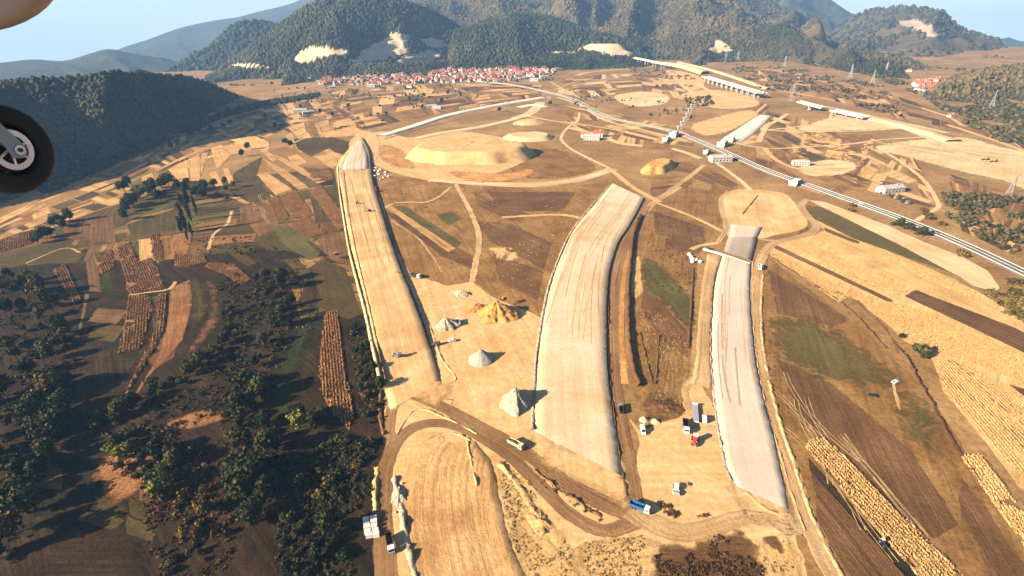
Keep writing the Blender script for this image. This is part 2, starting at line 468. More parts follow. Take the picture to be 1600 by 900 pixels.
def ribbon(name, L, Rr, mat, layer=1, hgt=0, slope=1.3, cols=6, jit=.35, px=True, kind='structure', crown=0, skirt_mat=None, z0=None, label=None, taper=0, lift=0):
    """strip between a left and a right edge; hgt > 0 raises it on an embankment with sloping sides"""
    A = cat_rom([P(*p) for p in L] if px else L); B = cat_rom([P(*p) for p in Rr] if px else Rr)
    la = np.linalg.norm(np.diff(A, axis=0), axis=1).sum()
    d = np.hypot(A[:, 0], A[:, 1]).min()
    n = int(min(260, max(10, la / max(1.5, .008 * d))))
    A, l1 = resample(A, n); B, l2 = resample(B, n)
    ln = (l1 + l2) / 2
    u = np.linspace(0, ln, n)
    wid = np.linalg.norm(B - A, axis=1)
    ts = np.linspace(0, 1, cols)
    rows = []; uv = []; zz = []
    nj = jit * 2
    ja = (fbm(u / 2.6, u * 0 + 3, 4, int(abs(A[0][0]) * 7) % 997) - .5) * nj * 2
    jb = (fbm(u / 2.6, u * 0 + 9, 4, int(abs(B[0][0]) * 7 + 5) % 997) - .5) * nj * 2
    dirv = (B - A) / np.maximum(wid[:, None], .01)
    A2 = A + dirv * ja[:, None]; B2 = B + dirv * jb[:, None]
    hg = hgt * (np.clip((1 - np.linspace(0, 1, n)) / taper, .05, 1) if taper else np.ones(n))
    for t in ts:
        p = A2 + (B2 - A2) * t
        rows.append(p); uv.append(np.stack((u, t * wid), 1))
        zz.append(HT(p[:, 0], p[:, 1]) + OFF(layer, p[:, 0], p[:, 1]) + hg + lift + crown * 4 * t * (1 - t))
    if hgt > 0:
        for side, edge, dv in ((0, A2, -dirv), (1, B2, dirv)):
            nz_ = fbm(u / 2.2, u * 0 + side * 7, 4, 51) * .5 + .75
            p = edge + dv * (hg * slope * nz_)[:, None]
            rr_ = (p, np.stack((u, np.full(n, -hgt if side == 0 else 0) + (0 if side == 0 else wid + hgt)), 1), HT(p[:, 0], p[:, 1]) - .1)
            if side == 0: rows.insert(0, rr_[0]); uv.insert(0, rr_[1]); zz.insert(0, rr_[2])
            else: rows.append(rr_[0]); uv.append(rr_[1]); zz.append(rr_[2])
    m = len(rows)
    V = np.concatenate([np.column_stack((r, z)) for r, z in zip(rows, zz)])
    UV = np.concatenate(uv)
    i = np.arange(n - 1)
    Fs = []
    for k in range(m - 1):
        a = k * n + i; b = (k + 1) * n + i
        Fs.append(np.stack((a, b, b + 1, a + 1), 1))
    Fs = np.concatenate(Fs)
    a, b, c = V[Fs[0][0]], V[Fs[0][1]], V[Fs[0][2]]
    if np.cross(b - a, c - a)[2] < 0: Fs = Fs[:, ::-1]
    mats = [mat]
    o = mesh_obj(name, V, Fs, mats + ([skirt_mat] if skirt_mat else []), None, UV, smooth=False)
    if skirt_mat and hgt > 0:
        mi = np.zeros(len(Fs), dtype=np.int32); mi[:n - 1] = 1; mi[-(n - 1):] = 1
        o.data.polygons.foreach_set('material_index', mi)
    return tag(o, label, kind=kind)

def road(name, C, width, mat, layer=3, jit=.3, cols=4, **k):
    """strip of constant width (metres, or one per point) along a centre line in pixels"""
    w = np.array([P(*p) for p in C])
    wd = np.full(len(w), width, float) if np.isscalar(width) else np.array(width, float)
    s = cat_rom(np.column_stack((w, wd)))
    t = np.gradient(s[:, :2], axis=0); t /= np.maximum(np.linalg.norm(t, axis=1), 1e-6)[:, None]
    nrm = np.stack((-t[:, 1], t[:, 0]), 1)
    L = s[:, :2] + nrm * s[:, 2:] / 2; Rr = s[:, :2] - nrm * s[:, 2:] / 2
    st = max(1, len(L) // 60)
    return ribbon(name, L[::st], Rr[::st], mat, layer, px=False, jit=jit, cols=cols, **k)

def offset_line(C, off):
    w = cat_rom([P(*p) for p in C], sub=4)
    t = np.gradient(w, axis=0); t /= np.maximum(np.linalg.norm(t, axis=1), 1e-6)[:, None]
    return w + np.stack((-t[:, 1], t[:, 0]), 1) * off

def berm(C, width, h, mat, name='earth_berm', world=None, seed=0, label=None):
    """low uneven windrow of earth along a line"""
    w = cat_rom(world if world is not None else [P(*p) for p in C])
    ln = np.linalg.norm(np.diff(w, axis=0), axis=1).sum()
    n = int(min(300, max(8, ln / 1.4)))
    w, ln = resample(w, n)
    t = np.gradient(w, axis=0); t /= np.maximum(np.linalg.norm(t, axis=1), 1e-6)[:, None]
    nr = np.stack((-t[:, 1], t[:, 0]), 1)
    u = np.linspace(0, ln, n)
    prof = [(-.5, -.15), (-.32, .35), (-.1, .95), (.12, 1.0), (.33, .4), (.5, -.15)]
    V = []; UV = []
    k1 = np.clip(1.7 * fbm(u / 5, u * 0, 4, seed + 61) - .15, .12, 1.1)
    for j, (a, b) in enumerate(prof):
        q = (vnoise(u / 1.7, u * 0 + j * 3.3, seed + 71) - .5) * 1.1
        p = w + nr * (width * (a + q * .35))[:, None] if True else w
        z = HT(p[:, 0], p[:, 1]) + h * b * k1 * (1 + q) + .02
        V.append(np.column_stack((p, z))); UV.append(np.stack((u, np.full(n, a * width)), 1))
    m = len(prof); V = np.concatenate(V); i = np.arange(n - 1)
    Fs = np.concatenate([np.stack((k * n + i, k * n + i + 1, (k + 1) * n + i + 1, (k + 1) * n + i), 1) for k in range(m - 1)])
    a, b, c = V[Fs[2 * (n - 1)][0]], V[Fs[2 * (n - 1)][1]], V[Fs[2 * (n - 1)][2]]
    if np.cross(b - a, c - a)[2] < 0: Fs = Fs[:, ::-1]
    return tag(mesh_obj(name, V, Fs, mat, None, np.concatenate(UV)), kind='structure')

def heap(name, px, py, rx, ry, h, mat, label, cat='heap', rot=0, rough=.25, flat_top=0, seed=0, group=None, peaks=1):
    """loose heap at its angle of repose; radii in metres"""
    c = P(px, py)
    nr, na = 22, 64
    V = []; 
    a = np.linspace(0, 2 * math.pi, na, endpoint=False)
    rs = np.random.default_rng(seed + 5)
    ex = np.array([[0, 0, 1]] + [[rs.uniform(-.5, .5), rs.uniform(-.5, .5), rs.uniform(.45, .85)] for _ in range(peaks - 1)])
    for k in range(nr):
        r = k / (nr - 1)
        x = np.cos(a) * r; y = np.sin(a) * r
        out = 1 + (fbm(np.cos(a) * 2 + 5, np.sin(a) * 2 + 5, 3, seed) - .5) * rough * 2
        x = x * out; y = y * out
        z = np.zeros(na)
        for (qx, qy, qh) in ex:
            dd = np.hypot(x - qx, y - qy)
            lim = 1.0 if (qx == 0 and qy == 0) else .6
            z = np.maximum(z, qh * np.clip((1 - dd / out / lim), 0, 1))
        if flat_top: z = np.minimum(z, 1 - flat_top) / (1 - flat_top)
        X = x * rx; Y = y * ry
        gul = (ridged(np.cos(a) * 3.1 + r * .6, np.sin(a) * 3.1 + r * .6, 3, seed + 9) - .5) * rough
        z = z * h + (gul * h * .28 + (fbm(X / 2.2, Y / 2.2, 4, seed + 3) - .5) * h * rough) * np.minimum(1, 6 * (1 - r)) * (r > 0)
        ca, sa = math.cos(rot), math.sin(rot)
        V.append(np.column_stack((X * ca - Y * sa, X * sa + Y * ca, z - (.25 if k == nr - 1 else 0))))
    V = np.concatenate(V)
    wx, wy = V[:, 0] + c[0], V[:, 1] + c[1]
    z0 = float(HT(c[0], c[1])); V[:, 2] += HT(wx, wy) - z0 + OFF(1, wx, wy)
    j = np.arange(na); Fs = np.concatenate([np.stack((k * na + j, (k + 1) * na + j, (k + 1) * na + (j + 1) % na, k * na + (j + 1) % na), 1) for k in range(nr - 1)])
    o = mesh_obj(name, V, Fs, mat, None, V[:, :2])
    o.location = (c[0], c[1], z0)
    return tag(o, label, cat, group)

# ------------------------------------------------------------------ ground sheet
def build_ground():
    d = [8.0]
    while d[-1] < 10400: d.append(d[-1] * 1.013 if d[-1] > 60 else d[-1] + 6)
    d = np.array(d)
    a = np.radians(np.linspace(-105, 105, 360))
    D, A = np.meshgrid(d, a, indexing='ij')
    X = D * np.sin(A); Y = D * np.cos(A) - 6
    V = np.column_stack((X.ravel(), Y.ravel(), HT(X, Y).ravel()))
    n, m = D.shape
    i, j = np.meshgrid(np.arange(n - 1), np.arange(m - 1), indexing='ij')
    q = (i * m + j).ravel()
    Fs = np.stack((q, q + 1, q + m + 1, q + m), 1)[:, ::-1]
    a_, b_, c_ = V[Fs[0][0]], V[Fs[0][1]], V[Fs[0][2]]
    if np.cross(b_ - a_, c_ - a_)[2] < 0: Fs = Fs[:, ::-1]
    tag(mesh_obj('ground', V, Fs, MT['ground'], None, V[:, :2]), kind='structure')
build_ground()

# ------------------------------------------------------------------ hills and mountains
ICO = None
def ico():
    global ICO
    if ICO is None:
        t = (1 + 5 ** .5) / 2
        v = np.array([(-1, t, 0), (1, t, 0), (-1, -t, 0), (1, -t, 0), (0, -1, t), (0, 1, t), (0, -1, -t), (0, 1, -t), (t, 0, -1), (t, 0, 1), (-t, 0, -1), (-t, 0, 1)], float)
        v /= np.linalg.norm(v[0])
        f = np.array([(0, 11, 5), (0, 5, 1), (0, 1, 7), (0, 7, 10), (0, 10, 11), (1, 5, 9), (5, 11, 4), (11, 10, 2), (10, 7, 6), (7, 1, 8), (3, 9, 4), (3, 4, 2), (3, 2, 6), (3, 6, 8), (3, 8, 9), (4, 9, 5), (2, 4, 11), (6, 2, 10), (8, 6, 7), (9, 8, 1)])
        ICO = v, f
    return ICO

def canopy(name, pts, rad, mat, label, cat='forest', tall=1.25, vals=None, group=None):
    """a wood that reads as one mass: one small uneven crown for every tree"""
    v, f = ico(); n = len(pts)
    if n == 0: return None
    a = nrg.random(n) * 6.283
    r = rad * (.55 + .9 * nrg.random(n) ** 1.5)
    J = 1 + (nrg.random((n, 12)) - .5) * .7
    vx = v[None, :, 0] * J; vy = v[None, :, 1] * J; vz = v[None, :, 2] * J * tall
    X = (vx * np.cos(a)[:, None] - vy * np.sin(a)[:, None]) * r[:, None] + pts[:, 0:1]
    Y = (vx * np.sin(a)[:, None] + vy * np.cos(a)[:, None]) * r[:, None] + pts[:, 1:2]
    Z = (vz + .75) * r[:, None] + pts[:, 2:3]
    V = np.stack((X, Y, Z), 2).reshape(-1, 3)
    Fs = (f[None] + (np.arange(n) * 12)[:, None, None]).reshape(-1, 3)
    val = nrg.random(n) if vals is None else np.clip(vals * .6 + nrg.random(n) * .4, 0, 1)
    at = np.repeat(val, 12) + (nrg.random(n * 12) - .5) * .25
    o = mesh_obj(name, V, Fs, mat, None, None, {'rnd': np.clip(at, 0, 1)})
    return tag(o, label, cat, group, 'stuff')

def hill_mat(name, c1, c2, c3, bare1, bare2, sc=.004):
    m, n, l, b = nodes_of(name)
    pos = n.new('ShaderNodeNewGeometry').outputs['Position']
    A = noise_n(n, l, pos, sc, 6, .6, .5); B = noise_n(n, l, pos, .05, 5, .7)
    col = scale_n(n, l, ramp_n(n, l, A, [(.33, c1), (.5, c2), (.67, c3)]), mrange(n, l, B, .3, .7, .6, 1.4))
    at = n.new('ShaderNodeAttribute'); at.attribute_name = 'bare'
    N2 = noise_n(n, l, pos, .02, 5, .65)
    bc = mix_n(n, l, mrange(n, l, N2, .4, .62, 0, 1), bare1, bare2)
    l.new(mix_n(n, l, mrange(n, l, at.outputs['Fac'], .35, .65, 0, 1), col, bc), b.inputs['Base Color'])
    b.inputs['Roughness'].default_value = .95
    bp = n.new('ShaderNodeBump'); bp.inputs['Strength'].default_value = .5; bp.inputs['Distance'].default_value = 8
    l.new(B, bp.inputs['Height']); l.new(bp.outputs[0], b.inputs['Normal'])
    return m

BARE = ((.55, .38, .22), (.62, .5, .36))
MT['h_green'] = hill_mat('forested_slope', (.022, .026, .011), (.034, .038, .015), (.06, .054, .022), *BARE)
MT['h_brown'] = hill_mat('autumn_slope', (.04, .036, .016), (.075, .056, .026), (.125, .085, .042), *BARE)
MT['h_grey'] = hill_mat('grazed_slope', (.06, .055, .03), (.095, .075, .045), (.15, .105, .07), (.36, .26, .19), (.46, .36, .27))
MT['h_far'] = hill_mat('far_slope', (.03, .04, .026), (.045, .052, .03), (.07, .07, .04), *BARE)

def mountain(name, ridge, foot, D, mat, amp=60, lam=260, fD=None, scars=(), back=.5, n=None, rows=44, dens=0, rad=4.76, fmat='forest', flabel=None, thresh=.3, prof=1.1, seed=1, label=None):
    def rd(p):
        if fD is not None: return D
        fx = [q[0] for q in foot]
        return max(D, 1.12 * np.interp(p[0], fx, [float(np.hypot(*P(*q))) for q in foot]))
    Rg = np.array([PD(p[0], p[1], rd(p)) for p in ridge])
    if fD is None:
        Ft = np.array([(lambda q: (q[0], q[1], float(HT(*q)) - 2))(P(*p)) for p in foot])
    else:
        Ft = []
        for p in foot:
            d_ = ray(p[0], p[1]); k = fD / math.hypot(d_.x, d_.y); x, y = d_.x * k, d_.y * k
            Ft.append((x, y, float(HT(x, y)) - 15))
        Ft = np.array(Ft)
    Rg = cat_rom(Rg, sub=10); Ft = cat_rom(Ft, sub=10)
    ln = np.linalg.norm(np.diff(Rg[:, :2], axis=0), axis=1).sum()
    if n is None: n = int(min(260, max(60, ln / 9)))
    Rg, ln = resample(Rg, n); Ft, _ = resample(Ft, n)
    u = np.linspace(0, ln, n)
    vv = np.concatenate((np.linspace(0, 1, rows), 1 + np.linspace(0, 1, 14)[1:]))
    outd = Rg[:, :2] / np.linalg.norm(Rg[:, :2], axis=1)[:, None]
    bl = np.linalg.norm(Rg[:, :2] - Ft[:, :2], axis=1) * back + 120
    slen = float(np.linalg.norm(Rg[:, :2] - Ft[:, :2], axis=1).mean())
    V = []
    endf = np.clip(np.minimum(u, ln - u) / (ln * .04 + 1), 0, 1)
    for v in vv:
        if v <= 1:
            xy = Ft[:, :2] + (Rg[:, :2] - Ft[:, :2]) * v
            z = Ft[:, 2] + (Rg[:, 2] - Ft[:, 2]) * v ** prof
            env = math.sin(math.pi * min(v, .999)) ** .7 * (1 - .97 * max(0, (v - .8) / .2) ** 2) + .02
        else:
            w = v - 1
            xy = Rg[:, :2] + outd * (bl * w)[:, None]
            base = HT(xy[:, 0], xy[:, 1]) - 25
            z = Rg[:, 2] + (base - Rg[:, 2]) * (w ** 1.3)
            env = .02 + .5 * math.sin(math.pi * w)
        q = u / (lam * 1.9) + seed * 3.7
        q2 = v * slen / (lam * 4.5) + seed
        wx = (fbm(q * .8, q2 * .8, 2, seed + 3) - .5) * 1.2
        z = z + amp * (ridged(q + wx, q2, 3, seed) - .6) * 2.5 * env * endf + amp * .35 * (fbm(xy[:, 0] / 70, xy[:, 1] / 70, 3, seed + 8) - .5) * (env + .05)
        if v == 0: z = np.minimum(z, Ft[:, 2])
        V.append(np.column_stack((xy, z)))
    V = np.array(V); m = len(vv)
    flatV = V.reshape(-1, 3)
    bare = np.zeros(len(flatV))
    pxy = PX(flatV)
    wob = (fbm(flatV[:, 0] / 40, flatV[:, 1] / 40, 3, 5) - .5)
    for sc in scars:
        bare = np.maximum(bare, inside(np.array(sc), pxy[:, 0] + wob * 9, pxy[:, 1] + wob * 5).astype(float))
    bare[(m - 13) * n:] = 0
    flatV[:, 2] += np.where(bare > .5, 5 * np.sin(flatV[:, 2] / 5.0) + 7 * (fbm(flatV[:, 0] / 25, flatV[:, 1] / 25, 3, 77) - .5), 0) if amp > 40 or 'quarry' in name else 0
    i, j = np.meshgrid(np.arange(m - 1), np.arange(n - 1), indexing='ij')
    q = (i * n + j).ravel()
    Fs = np.stack((q, q + 1, q + n + 1, q + n), 1)
    a_, b_, c_ = flatV[Fs[n * 2][0]], flatV[Fs[n * 2][1]], flatV[Fs[n * 2][2]]
    if np.cross(b_ - a_, c_ - a_)[2] < 0: Fs = Fs[:, ::-1]
    tag(mesh_obj(name, flatV, Fs, MT[mat], None, None, {'bare': bare}, smooth=True), kind='structure')
    if dens:
        lim = (rows + 2) * n
        nq = (rows + 1) * (n - 1)
        Q = np.stack((q, q + 1, q + n + 1, q + n), 1)[:nq]
        A_, B_, C_, D_ = (flatV[Q[:, k]] for k in range(4))
        area = np.linalg.norm(np.cross(B_ - A_, D_ - A_), axis=1)
        tot = int(area.sum() * dens)
        pick = nrg.choice(len(Q), tot, p=area / area.sum())
        s, t = nrg.random(tot)[:, None], nrg.random(tot)[:, None]
        pts = (A_[pick] * (1 - s) + B_[pick] * s) * (1 - t) + (D_[pick] * (1 - s) + C_[pick] * s) * t
        bq = bare[Q].max(1)[pick]
        mask = fbm(pts[:, 0] / 160, pts[:, 1] / 160, 4, seed + 40)
        keep = (bq < .3) & (mask > thresh + (nrg.random(tot) - .5) * .12)
        pts = pts[keep]; pts[:, 2] -= rad * .25
        canopy('forest', pts, rad, MT[fmat], flabel, vals=np.clip((fbm(pts[:, 0] / 90, pts[:, 1] / 90, 3, seed + 70) - .25) * 2, 0, 1))

HF = [(-150, 362), (0, 318), (60, 294), (130, 266), (190, 242), (250, 214), (310, 189), (350, 174), (400, 158)]
mountain('wooded_hill', [(-160, 138), (0, 131), (60, 125), (130, 122), (170, 115), (210, 117), (240, 119), (290, 121), (318, 127), (345, 139), (372, 150), (405, 157)], HF, 1250, 'h_green', amp=60, lam=150,
         dens=0.0378, rad=3.54, flabel='dark wooded hill beside the river below the strip fields', seed=4, back=.6, thresh=.2, prof=.9)
mountain('mountain', [(-260, 120), (-100, 108), (0, 98), (50, 93), (100, 95), (140, 84), (170, 77), (210, 84), (260, 93), (300, 102), (350, 116), (420, 130)], [(-260, 160), (0, 150), (200, 140), (420, 140)], 5200, 'h_far', amp=50, lam=600, fD=3600, seed=9)
mountain('mountain', [(120, 110), (185, 77), (230, 62), (262, 50), (290, 41), (340, 31), (370, 27), (400, 19), (450, 7), (500, -12), (570, -30), (640, -10)], [(100, 120), (300, 120), (500, 120), (640, 100)], 8200, 'h_far', amp=70, lam=900, fD=5600, seed=12)
mountain('mountain', [(255, 125), (285, 103), (310, 88), (340, 64), (362, 44), (378, 37), (400, 35), (430, 41), (470, 60), (520, 90)], [(255, 128), (340, 128), (420, 128), (520, 128)], 4000, 'h_green', amp=120, lam=420, fD=2500, seed=15, dens=0.00231, rad=10.2, flabel='hazy wooded mountain flank behind the central mountain', thresh=.25)
mountain('mountain', [(322, 124), (352, 102), (385, 77), (420, 52), (455, 25), (490, 4), (515, -8), (570, -14), (610, -8), (640, 4), (680, 20), (712, 38), (730, 55), (742, 76), (752, 92)],
         [(318, 134), (400, 133), (470, 126), (540, 118), (610, 112), (680, 104), (756, 98)], 2750, 'h_green', amp=95, lam=330, seed=22, dens=0.01575, rad=5.1, flabel='dense dark forest over the central mountain above the town', thresh=.2,
         scars=[[(455, 95), (470, 80), (495, 72), (540, 78), (545, 84), (500, 90), (470, 97)], [(545, 97), (565, 82), (590, 65), (618, 50), (640, 55), (635, 72), (640, 80), (605, 92), (560, 98)],
                [(655, 62), (672, 57), (700, 68), (706, 74), (690, 77), (668, 72)], [(612, 98), (640, 82), (680, 78), (690, 88), (650, 103)], [(355, 104), (375, 101), (420, 104), (420, 107), (375, 105)]])
mountain('mountain', [(600, 20), (650, -5), (720, -22), (790, -14), (830, -24), (900, -32), (980, -24), (1040, -12), (1080, -26), (1130, -30), (1190, -8), (1225, 15), (1262, 40), (1300, 66)],
         [(600, 85), (720, 86), (860, 82), (1000, 88), (1100, 84), (1200, 80), (1300, 88)], 4100, 'h_brown', amp=150, lam=400, fD=2550, seed=31, dens=0.008, rad=5.6, fmat='forest_brown', flabel='patchy autumn woodland on the broad mountains behind the viaduct', thresh=.36)
mountain('mountain', [(700, 60), (735, 42), (770, 28), (800, 20), (840, 24), (880, 34), (920, 48), (960, 62), (1010, 78)], [(700, 92), (800, 90), (900, 90), (1015, 92)], 2900, 'h_green', amp=90, lam=280, fD=2250, seed=36, dens=0.0126, rad=5.44, flabel='green forest on the spur between town and viaduct', thresh=.25)
mountain('mountain', [(1130, 10), (1180, -16), (1240, -22), (1285, -8), (1310, 8), (1340, 26), (1400, 50), (1460, 80)], [(1130, 85), (1300, 90), (1460, 95)], 6200, 'h_far', amp=180, lam=700, fD=4300, seed=41)
mountain('mountain', [(1240, 90), (1280, 62), (1315, 38), (1345, 22), (1378, 14), (1410, 11), (1440, 13), (1470, 25), (1500, 45), (1540, 61), (1575, 82), (1615, 97), (1700, 120)], [(1240, 100), (1330, 108), (1450, 112), (1600, 118), (1700, 125)], 4300, 'h_grey', amp=105, lam=520, fD=2900, seed=47,
         scars=[[(1405, 34), (1430, 30), (1455, 42), (1468, 55), (1455, 58), (1430, 45), (1408, 40)], [(1484, 88), (1505, 85), (1530, 96), (1510, 99)]], dens=0.00147, rad=8.84, fmat='forest_brown', flabel='sparse scrub on the bald grey mountain with pale scars', thresh=.42)
mountain('mountain', [(1500, 100), (1540, 74), (1570, 65), (1605, 72), (1680, 58), (1760, 80)], [(1500, 110), (1760, 110)], 9000, 'h_far', amp=135, lam=900, fD=6500, seed=52)
mountain('wooded_hill', [(1075, 92), (1110, 70), (1140, 56), (1175, 46), (1205, 43), (1240, 48), (1275, 62), (1310, 80), (1345, 96), (1400, 112)], [(1085, 104), (1130, 98), (1180, 96), (1240, 98), (1300, 108), (1360, 118), (1420, 124)], 2300, 'h_brown', amp=51, lam=230, seed=55,
         dens=0.0147, rad=4.42, fmat='forest_brown', flabel='brown scrubby wood on the low hill behind the viaduct', thresh=.36, scars=[[(1105, 78), (1122, 64), (1135, 68), (1145, 80), (1120, 84)]], prof=.8)
mountain('wooded_hill', [(1260, 110), (1300, 94), (1345, 84), (1385, 90), (1420, 100), (1470, 114), (1530, 128)], [(1260, 124), (1340, 122), (1420, 126), (1530, 136)], 2700, 'h_brown', amp=45, lam=240, fD=2000, seed=58, dens=0.0084, rad=5.1, fmat='forest_brown', flabel='dusky wooded ridge above the red roofed village', thresh=.3)
mountain('wooded_hill', [(1440, 150), (1480, 128), (1520, 114), (1560, 107), (1600, 104), (1680, 98), (1780, 95)], [(1440, 156), (1500, 158), (1560, 165), (1640, 176), (1780, 190)], 1900, 'h_brown', amp=39, lam=190, seed=61, dens=0.0168, rad=4.08, fmat='forest_brown', flabel='reddish scrub on the rounded hill beyond the village', thresh=.22, prof=.85)
mountain('wooded_hill', [(760, 100), (790, 86), (830, 78), (870, 79), (900, 81), (930, 78), (975, 81), (1010, 93)], [(765, 110), (830, 110), (880, 110), (940, 108), (1015, 104)], 2250, 'h_green', amp=18, lam=160, seed=66, dens=0.0189, rad=3.74, flabel='dark low wood on the knoll between town and viaduct', thresh=.28,
         scars=[[(805, 72), (850, 70), (870, 78), (930, 66), (975, 70), (990, 84), (960, 84), (930, 78), (870, 84), (810, 80)]])
mountain('quarry_terrace', [(795, 88), (812, 71), (850, 74), (875, 77), (905, 76), (935, 67), (965, 70), (992, 86)], [(795, 92), (850, 92), (900, 92), (995, 92)], 2480, 'h_green', amp=6, lam=120, fD=2330, seed=69, scars=[[(790, 60), (1000, 60), (1000, 100), (790, 100)]], rows=20)
mountain('wooded_hill', [(440, 128), (480, 112), (520, 104), (560, 101), (610, 102), (660, 100), (710, 96), (750, 98)], [(440, 134), (520, 124), (600, 120), (680, 116), (750, 110)], 2250, 'h_green', amp=24, lam=150, seed=72, dens=0.0189, rad=3.74, flabel='dark green wood along the foot of the mountain above the houses', thresh=.3)

# ------------------------------------------------------------------ haze
def haze():
    lo, hi = (-10800, -3200, -900), (10800, 10800, 1000)
    x0, y0, z0 = lo; x1, y1, z1 = hi
    V = [(x0, y0, z0), (x1, y0, z0), (x1, y1, z0), (x0, y1, z0), (x0, y0, z1), (x1, y0, z1), (x1, y1, z1), (x0, y1, z1)]
    Fs = [(0, 3, 2, 1), (4, 5, 6, 7), (0, 1, 5, 4), (1, 2, 6, 5), (2, 3, 7, 6), (3, 0, 4, 7)]
    m = bpy.data.materials.new('haze'); m.use_nodes = True
    n, l = m.node_tree.nodes, m.node_tree.links
    n.remove(n['Principled BSDF'])
    pv = n.new('ShaderNodeVolumePrincipled')
    pv.inputs['Color'].default_value = (.30, .56, 1.0, 1)
    pv.inputs['Density'].default_value = HAZE
    pv.inputs['Anisotropy'].default_value = .0
    l.new(pv.outputs[0], n['Material Output'].inputs['Volume'])
    tag(mesh_obj('haze', V, Fs, m), 'thin blue haze filling the valley air', 'haze', kind='stuff')
HAZE = 8e-5
haze()

# ------------------------------------------------------------------ fields
def fields(mat, layer, polys, smooth=False, jit=.5, name='field', sw=9):
    for p in polys:
        w = np.array([P(*q) for q in p]); sz = math.sqrt(abs(sum(w[i - 1][0] * w[i][1] - w[i][0] * w[i - 1][1] for i in range(len(w)))) / 2)
        sheet(name, p, MT[mat], layer, smooth, jit, soft=(min(sw, sz * .22 * sw / 9) if smooth else 0))

# broad land under the smaller fields
fields('olive', 1, [[(-160, 425), (0, 388), (150, 330), (280, 290), (400, 275), (520, 262), (535, 320), (552, 400), (420, 385), (330, 392), (250, 402), (120, 388), (0, 402), (-160, 440)]])
fields('dark_brown', 1, [[(-260, 440), (0, 402), (120, 388), (250, 402), (330, 392), (420, 385), (552, 400), (575, 500), (600, 620), (604, 690), (585, 760), (596, 900), (600, 980), (-420, 980)]])
fields('dry_field', 1, [[(585, 285), (620, 275), (700, 286), (850, 294), (950, 285), (900, 345), (862, 430), (848, 500), (820, 490), (740, 440), (700, 442), (640, 424), (610, 370)],
                        [(1010, 318), (1060, 290), (1130, 300), (1130, 345), (1110, 372), (1090, 400), (1085, 480), (1078, 580), (1062, 650), (1010, 650), (998, 600), (988, 500), (985, 420), (990, 370)],
                        [(1195, 395), (1262, 452), (1335, 500), (1400, 565), (1445, 605), (1500, 690), (1560, 800), (1640, 930), (1320, 930), (1272, 830), (1238, 740), (1212, 660), (1197, 580), (1190, 500), (1190, 430)]])

# far strip fields: narrow strips between two guide lines on the valley floor
def patchwork(U, L, nseg, nband, seed, weights, lay=2):
    g = random.Random(seed)
    a, _ = resample(cat_rom([P(*p) for p in U]), 400); b, _ = resample(cat_rom([P(*p) for p in L]), 400)
    def at(s, t):
        k = min(399, max(0, s * 399)); i = int(k); j = min(399, i + 1); q = k - i
        p0 = a[i] * (1 - q) + a[j] * q; p1 = b[i] * (1 - q) + b[j] * q
        return p0 * (1 - t) + p1 * t
    for bi in range(nband):
        t0, t1 = bi / nband, (bi + 1) / nband
        s = g.random() * .02; 
        while s < .985:
            w = (.5 + g.random() * 1.2) / nseg
            s1 = min(1, s + w)
            sk = (g.random() - .5) * w * .8
            lengthwise = g.random() < .55
            k = g.choice([2, 3, 3, 4])
            for q in range(k):
                if g.random() < .16: continue
                m = g.choices(list(weights), list(weights.values()))[0]
                e = .06
                if lengthwise: u0_, u1_, v0, v1 = s + .02 * w, s1 - .02 * w, t0 + (t1 - t0) * (q + e) / k, t0 + (t1 - t0) * (q + 1 - e * g.random()) / k
                else: u0_, u1_, v0, v1 = s + w * (q + e) / k, s + w * (q + 1 - e * g.random()) / k, t0 + (t1 - t0) * .03, t1 - (t1 - t0) * .03
                if u1_ > 1: continue
                sheet('field', None, MT[m], lay, jit=.4, world=[at(u0_, v0), at(u1_, v0), at(u1_ + sk, v1) if u1_ + sk <= 1 else at(1, v1), at(max(0, u0_ + sk), v1)])
            s = s1
FARW = dict(straw=8, gold=3, straw_red=2, brown=3, olive=4, green=3, dry_field=3)
patchwork([(-120, 400), (0, 340), (60, 312), (130, 284), (190, 258), (250, 228), (330, 196), (400, 172), (480, 154)], [(-160, 425), (0, 384), (100, 346), (200, 312), (262, 284), (330, 250), (400, 222), (450, 200), (520, 176)], 22, 5, 5, FARW)
patchwork([(480, 154), (540, 141), (640, 133), (760, 131), (850, 133)], [(530, 212), (590, 198), (660, 184), (740, 168), (846, 150)], 12, 5, 8, dict(straw=7, gold=4, dry_field=6, brown=3, olive=3, green=1))
patchwork([(410, 172), (470, 158), (540, 150)], [(470, 240), (520, 212), (580, 200)], 7, 3, 12, dict(straw=9, gold=3, dry_field=4, brown=2, olive=3))
patchwork([(880, 122), (960, 116), (1030, 118), (1090, 126)], [(870, 146), (930, 152), (1000, 142), (1080, 160)], 9, 4, 15, dict(dry_field=5, sand=4, gold=3, brown=3, cream=1))
patchwork([(1150, 104), (1230, 112), (1330, 132), (1400, 152)], [(1180, 138), (1250, 148), (1330, 164), (1420, 190)], 12, 6, 18, dict(dry_field=6, brown=4, straw=3, olive=2, straw_red=3, sand=2))
patchwork([(1400, 150), (1480, 176), (1600, 215), (1700, 250)], [(1420, 188), (1480, 200), (1600, 232), (1700, 262)], 8, 3, 21, dict(brown=6, olive=4, dry_field=5, sand=1))
patchwork([(880, 165), (960, 178), (1040, 196), (1090, 215)], [(885, 195), (940, 215), (1010, 232), (1080, 236)], 7, 4, 23, dict(dry_field=6, brown=3, gold=3, sand=3, olive=1, straw=2))
patchwork([(1230, 205), (1300, 208), (1380, 215), (1440, 260)], [(1240, 250), (1330, 290), (1420, 315), (1470, 330)], 8, 6, 25, dict(dry_field=6, brown=3, sand=5, straw=3, gold=1))
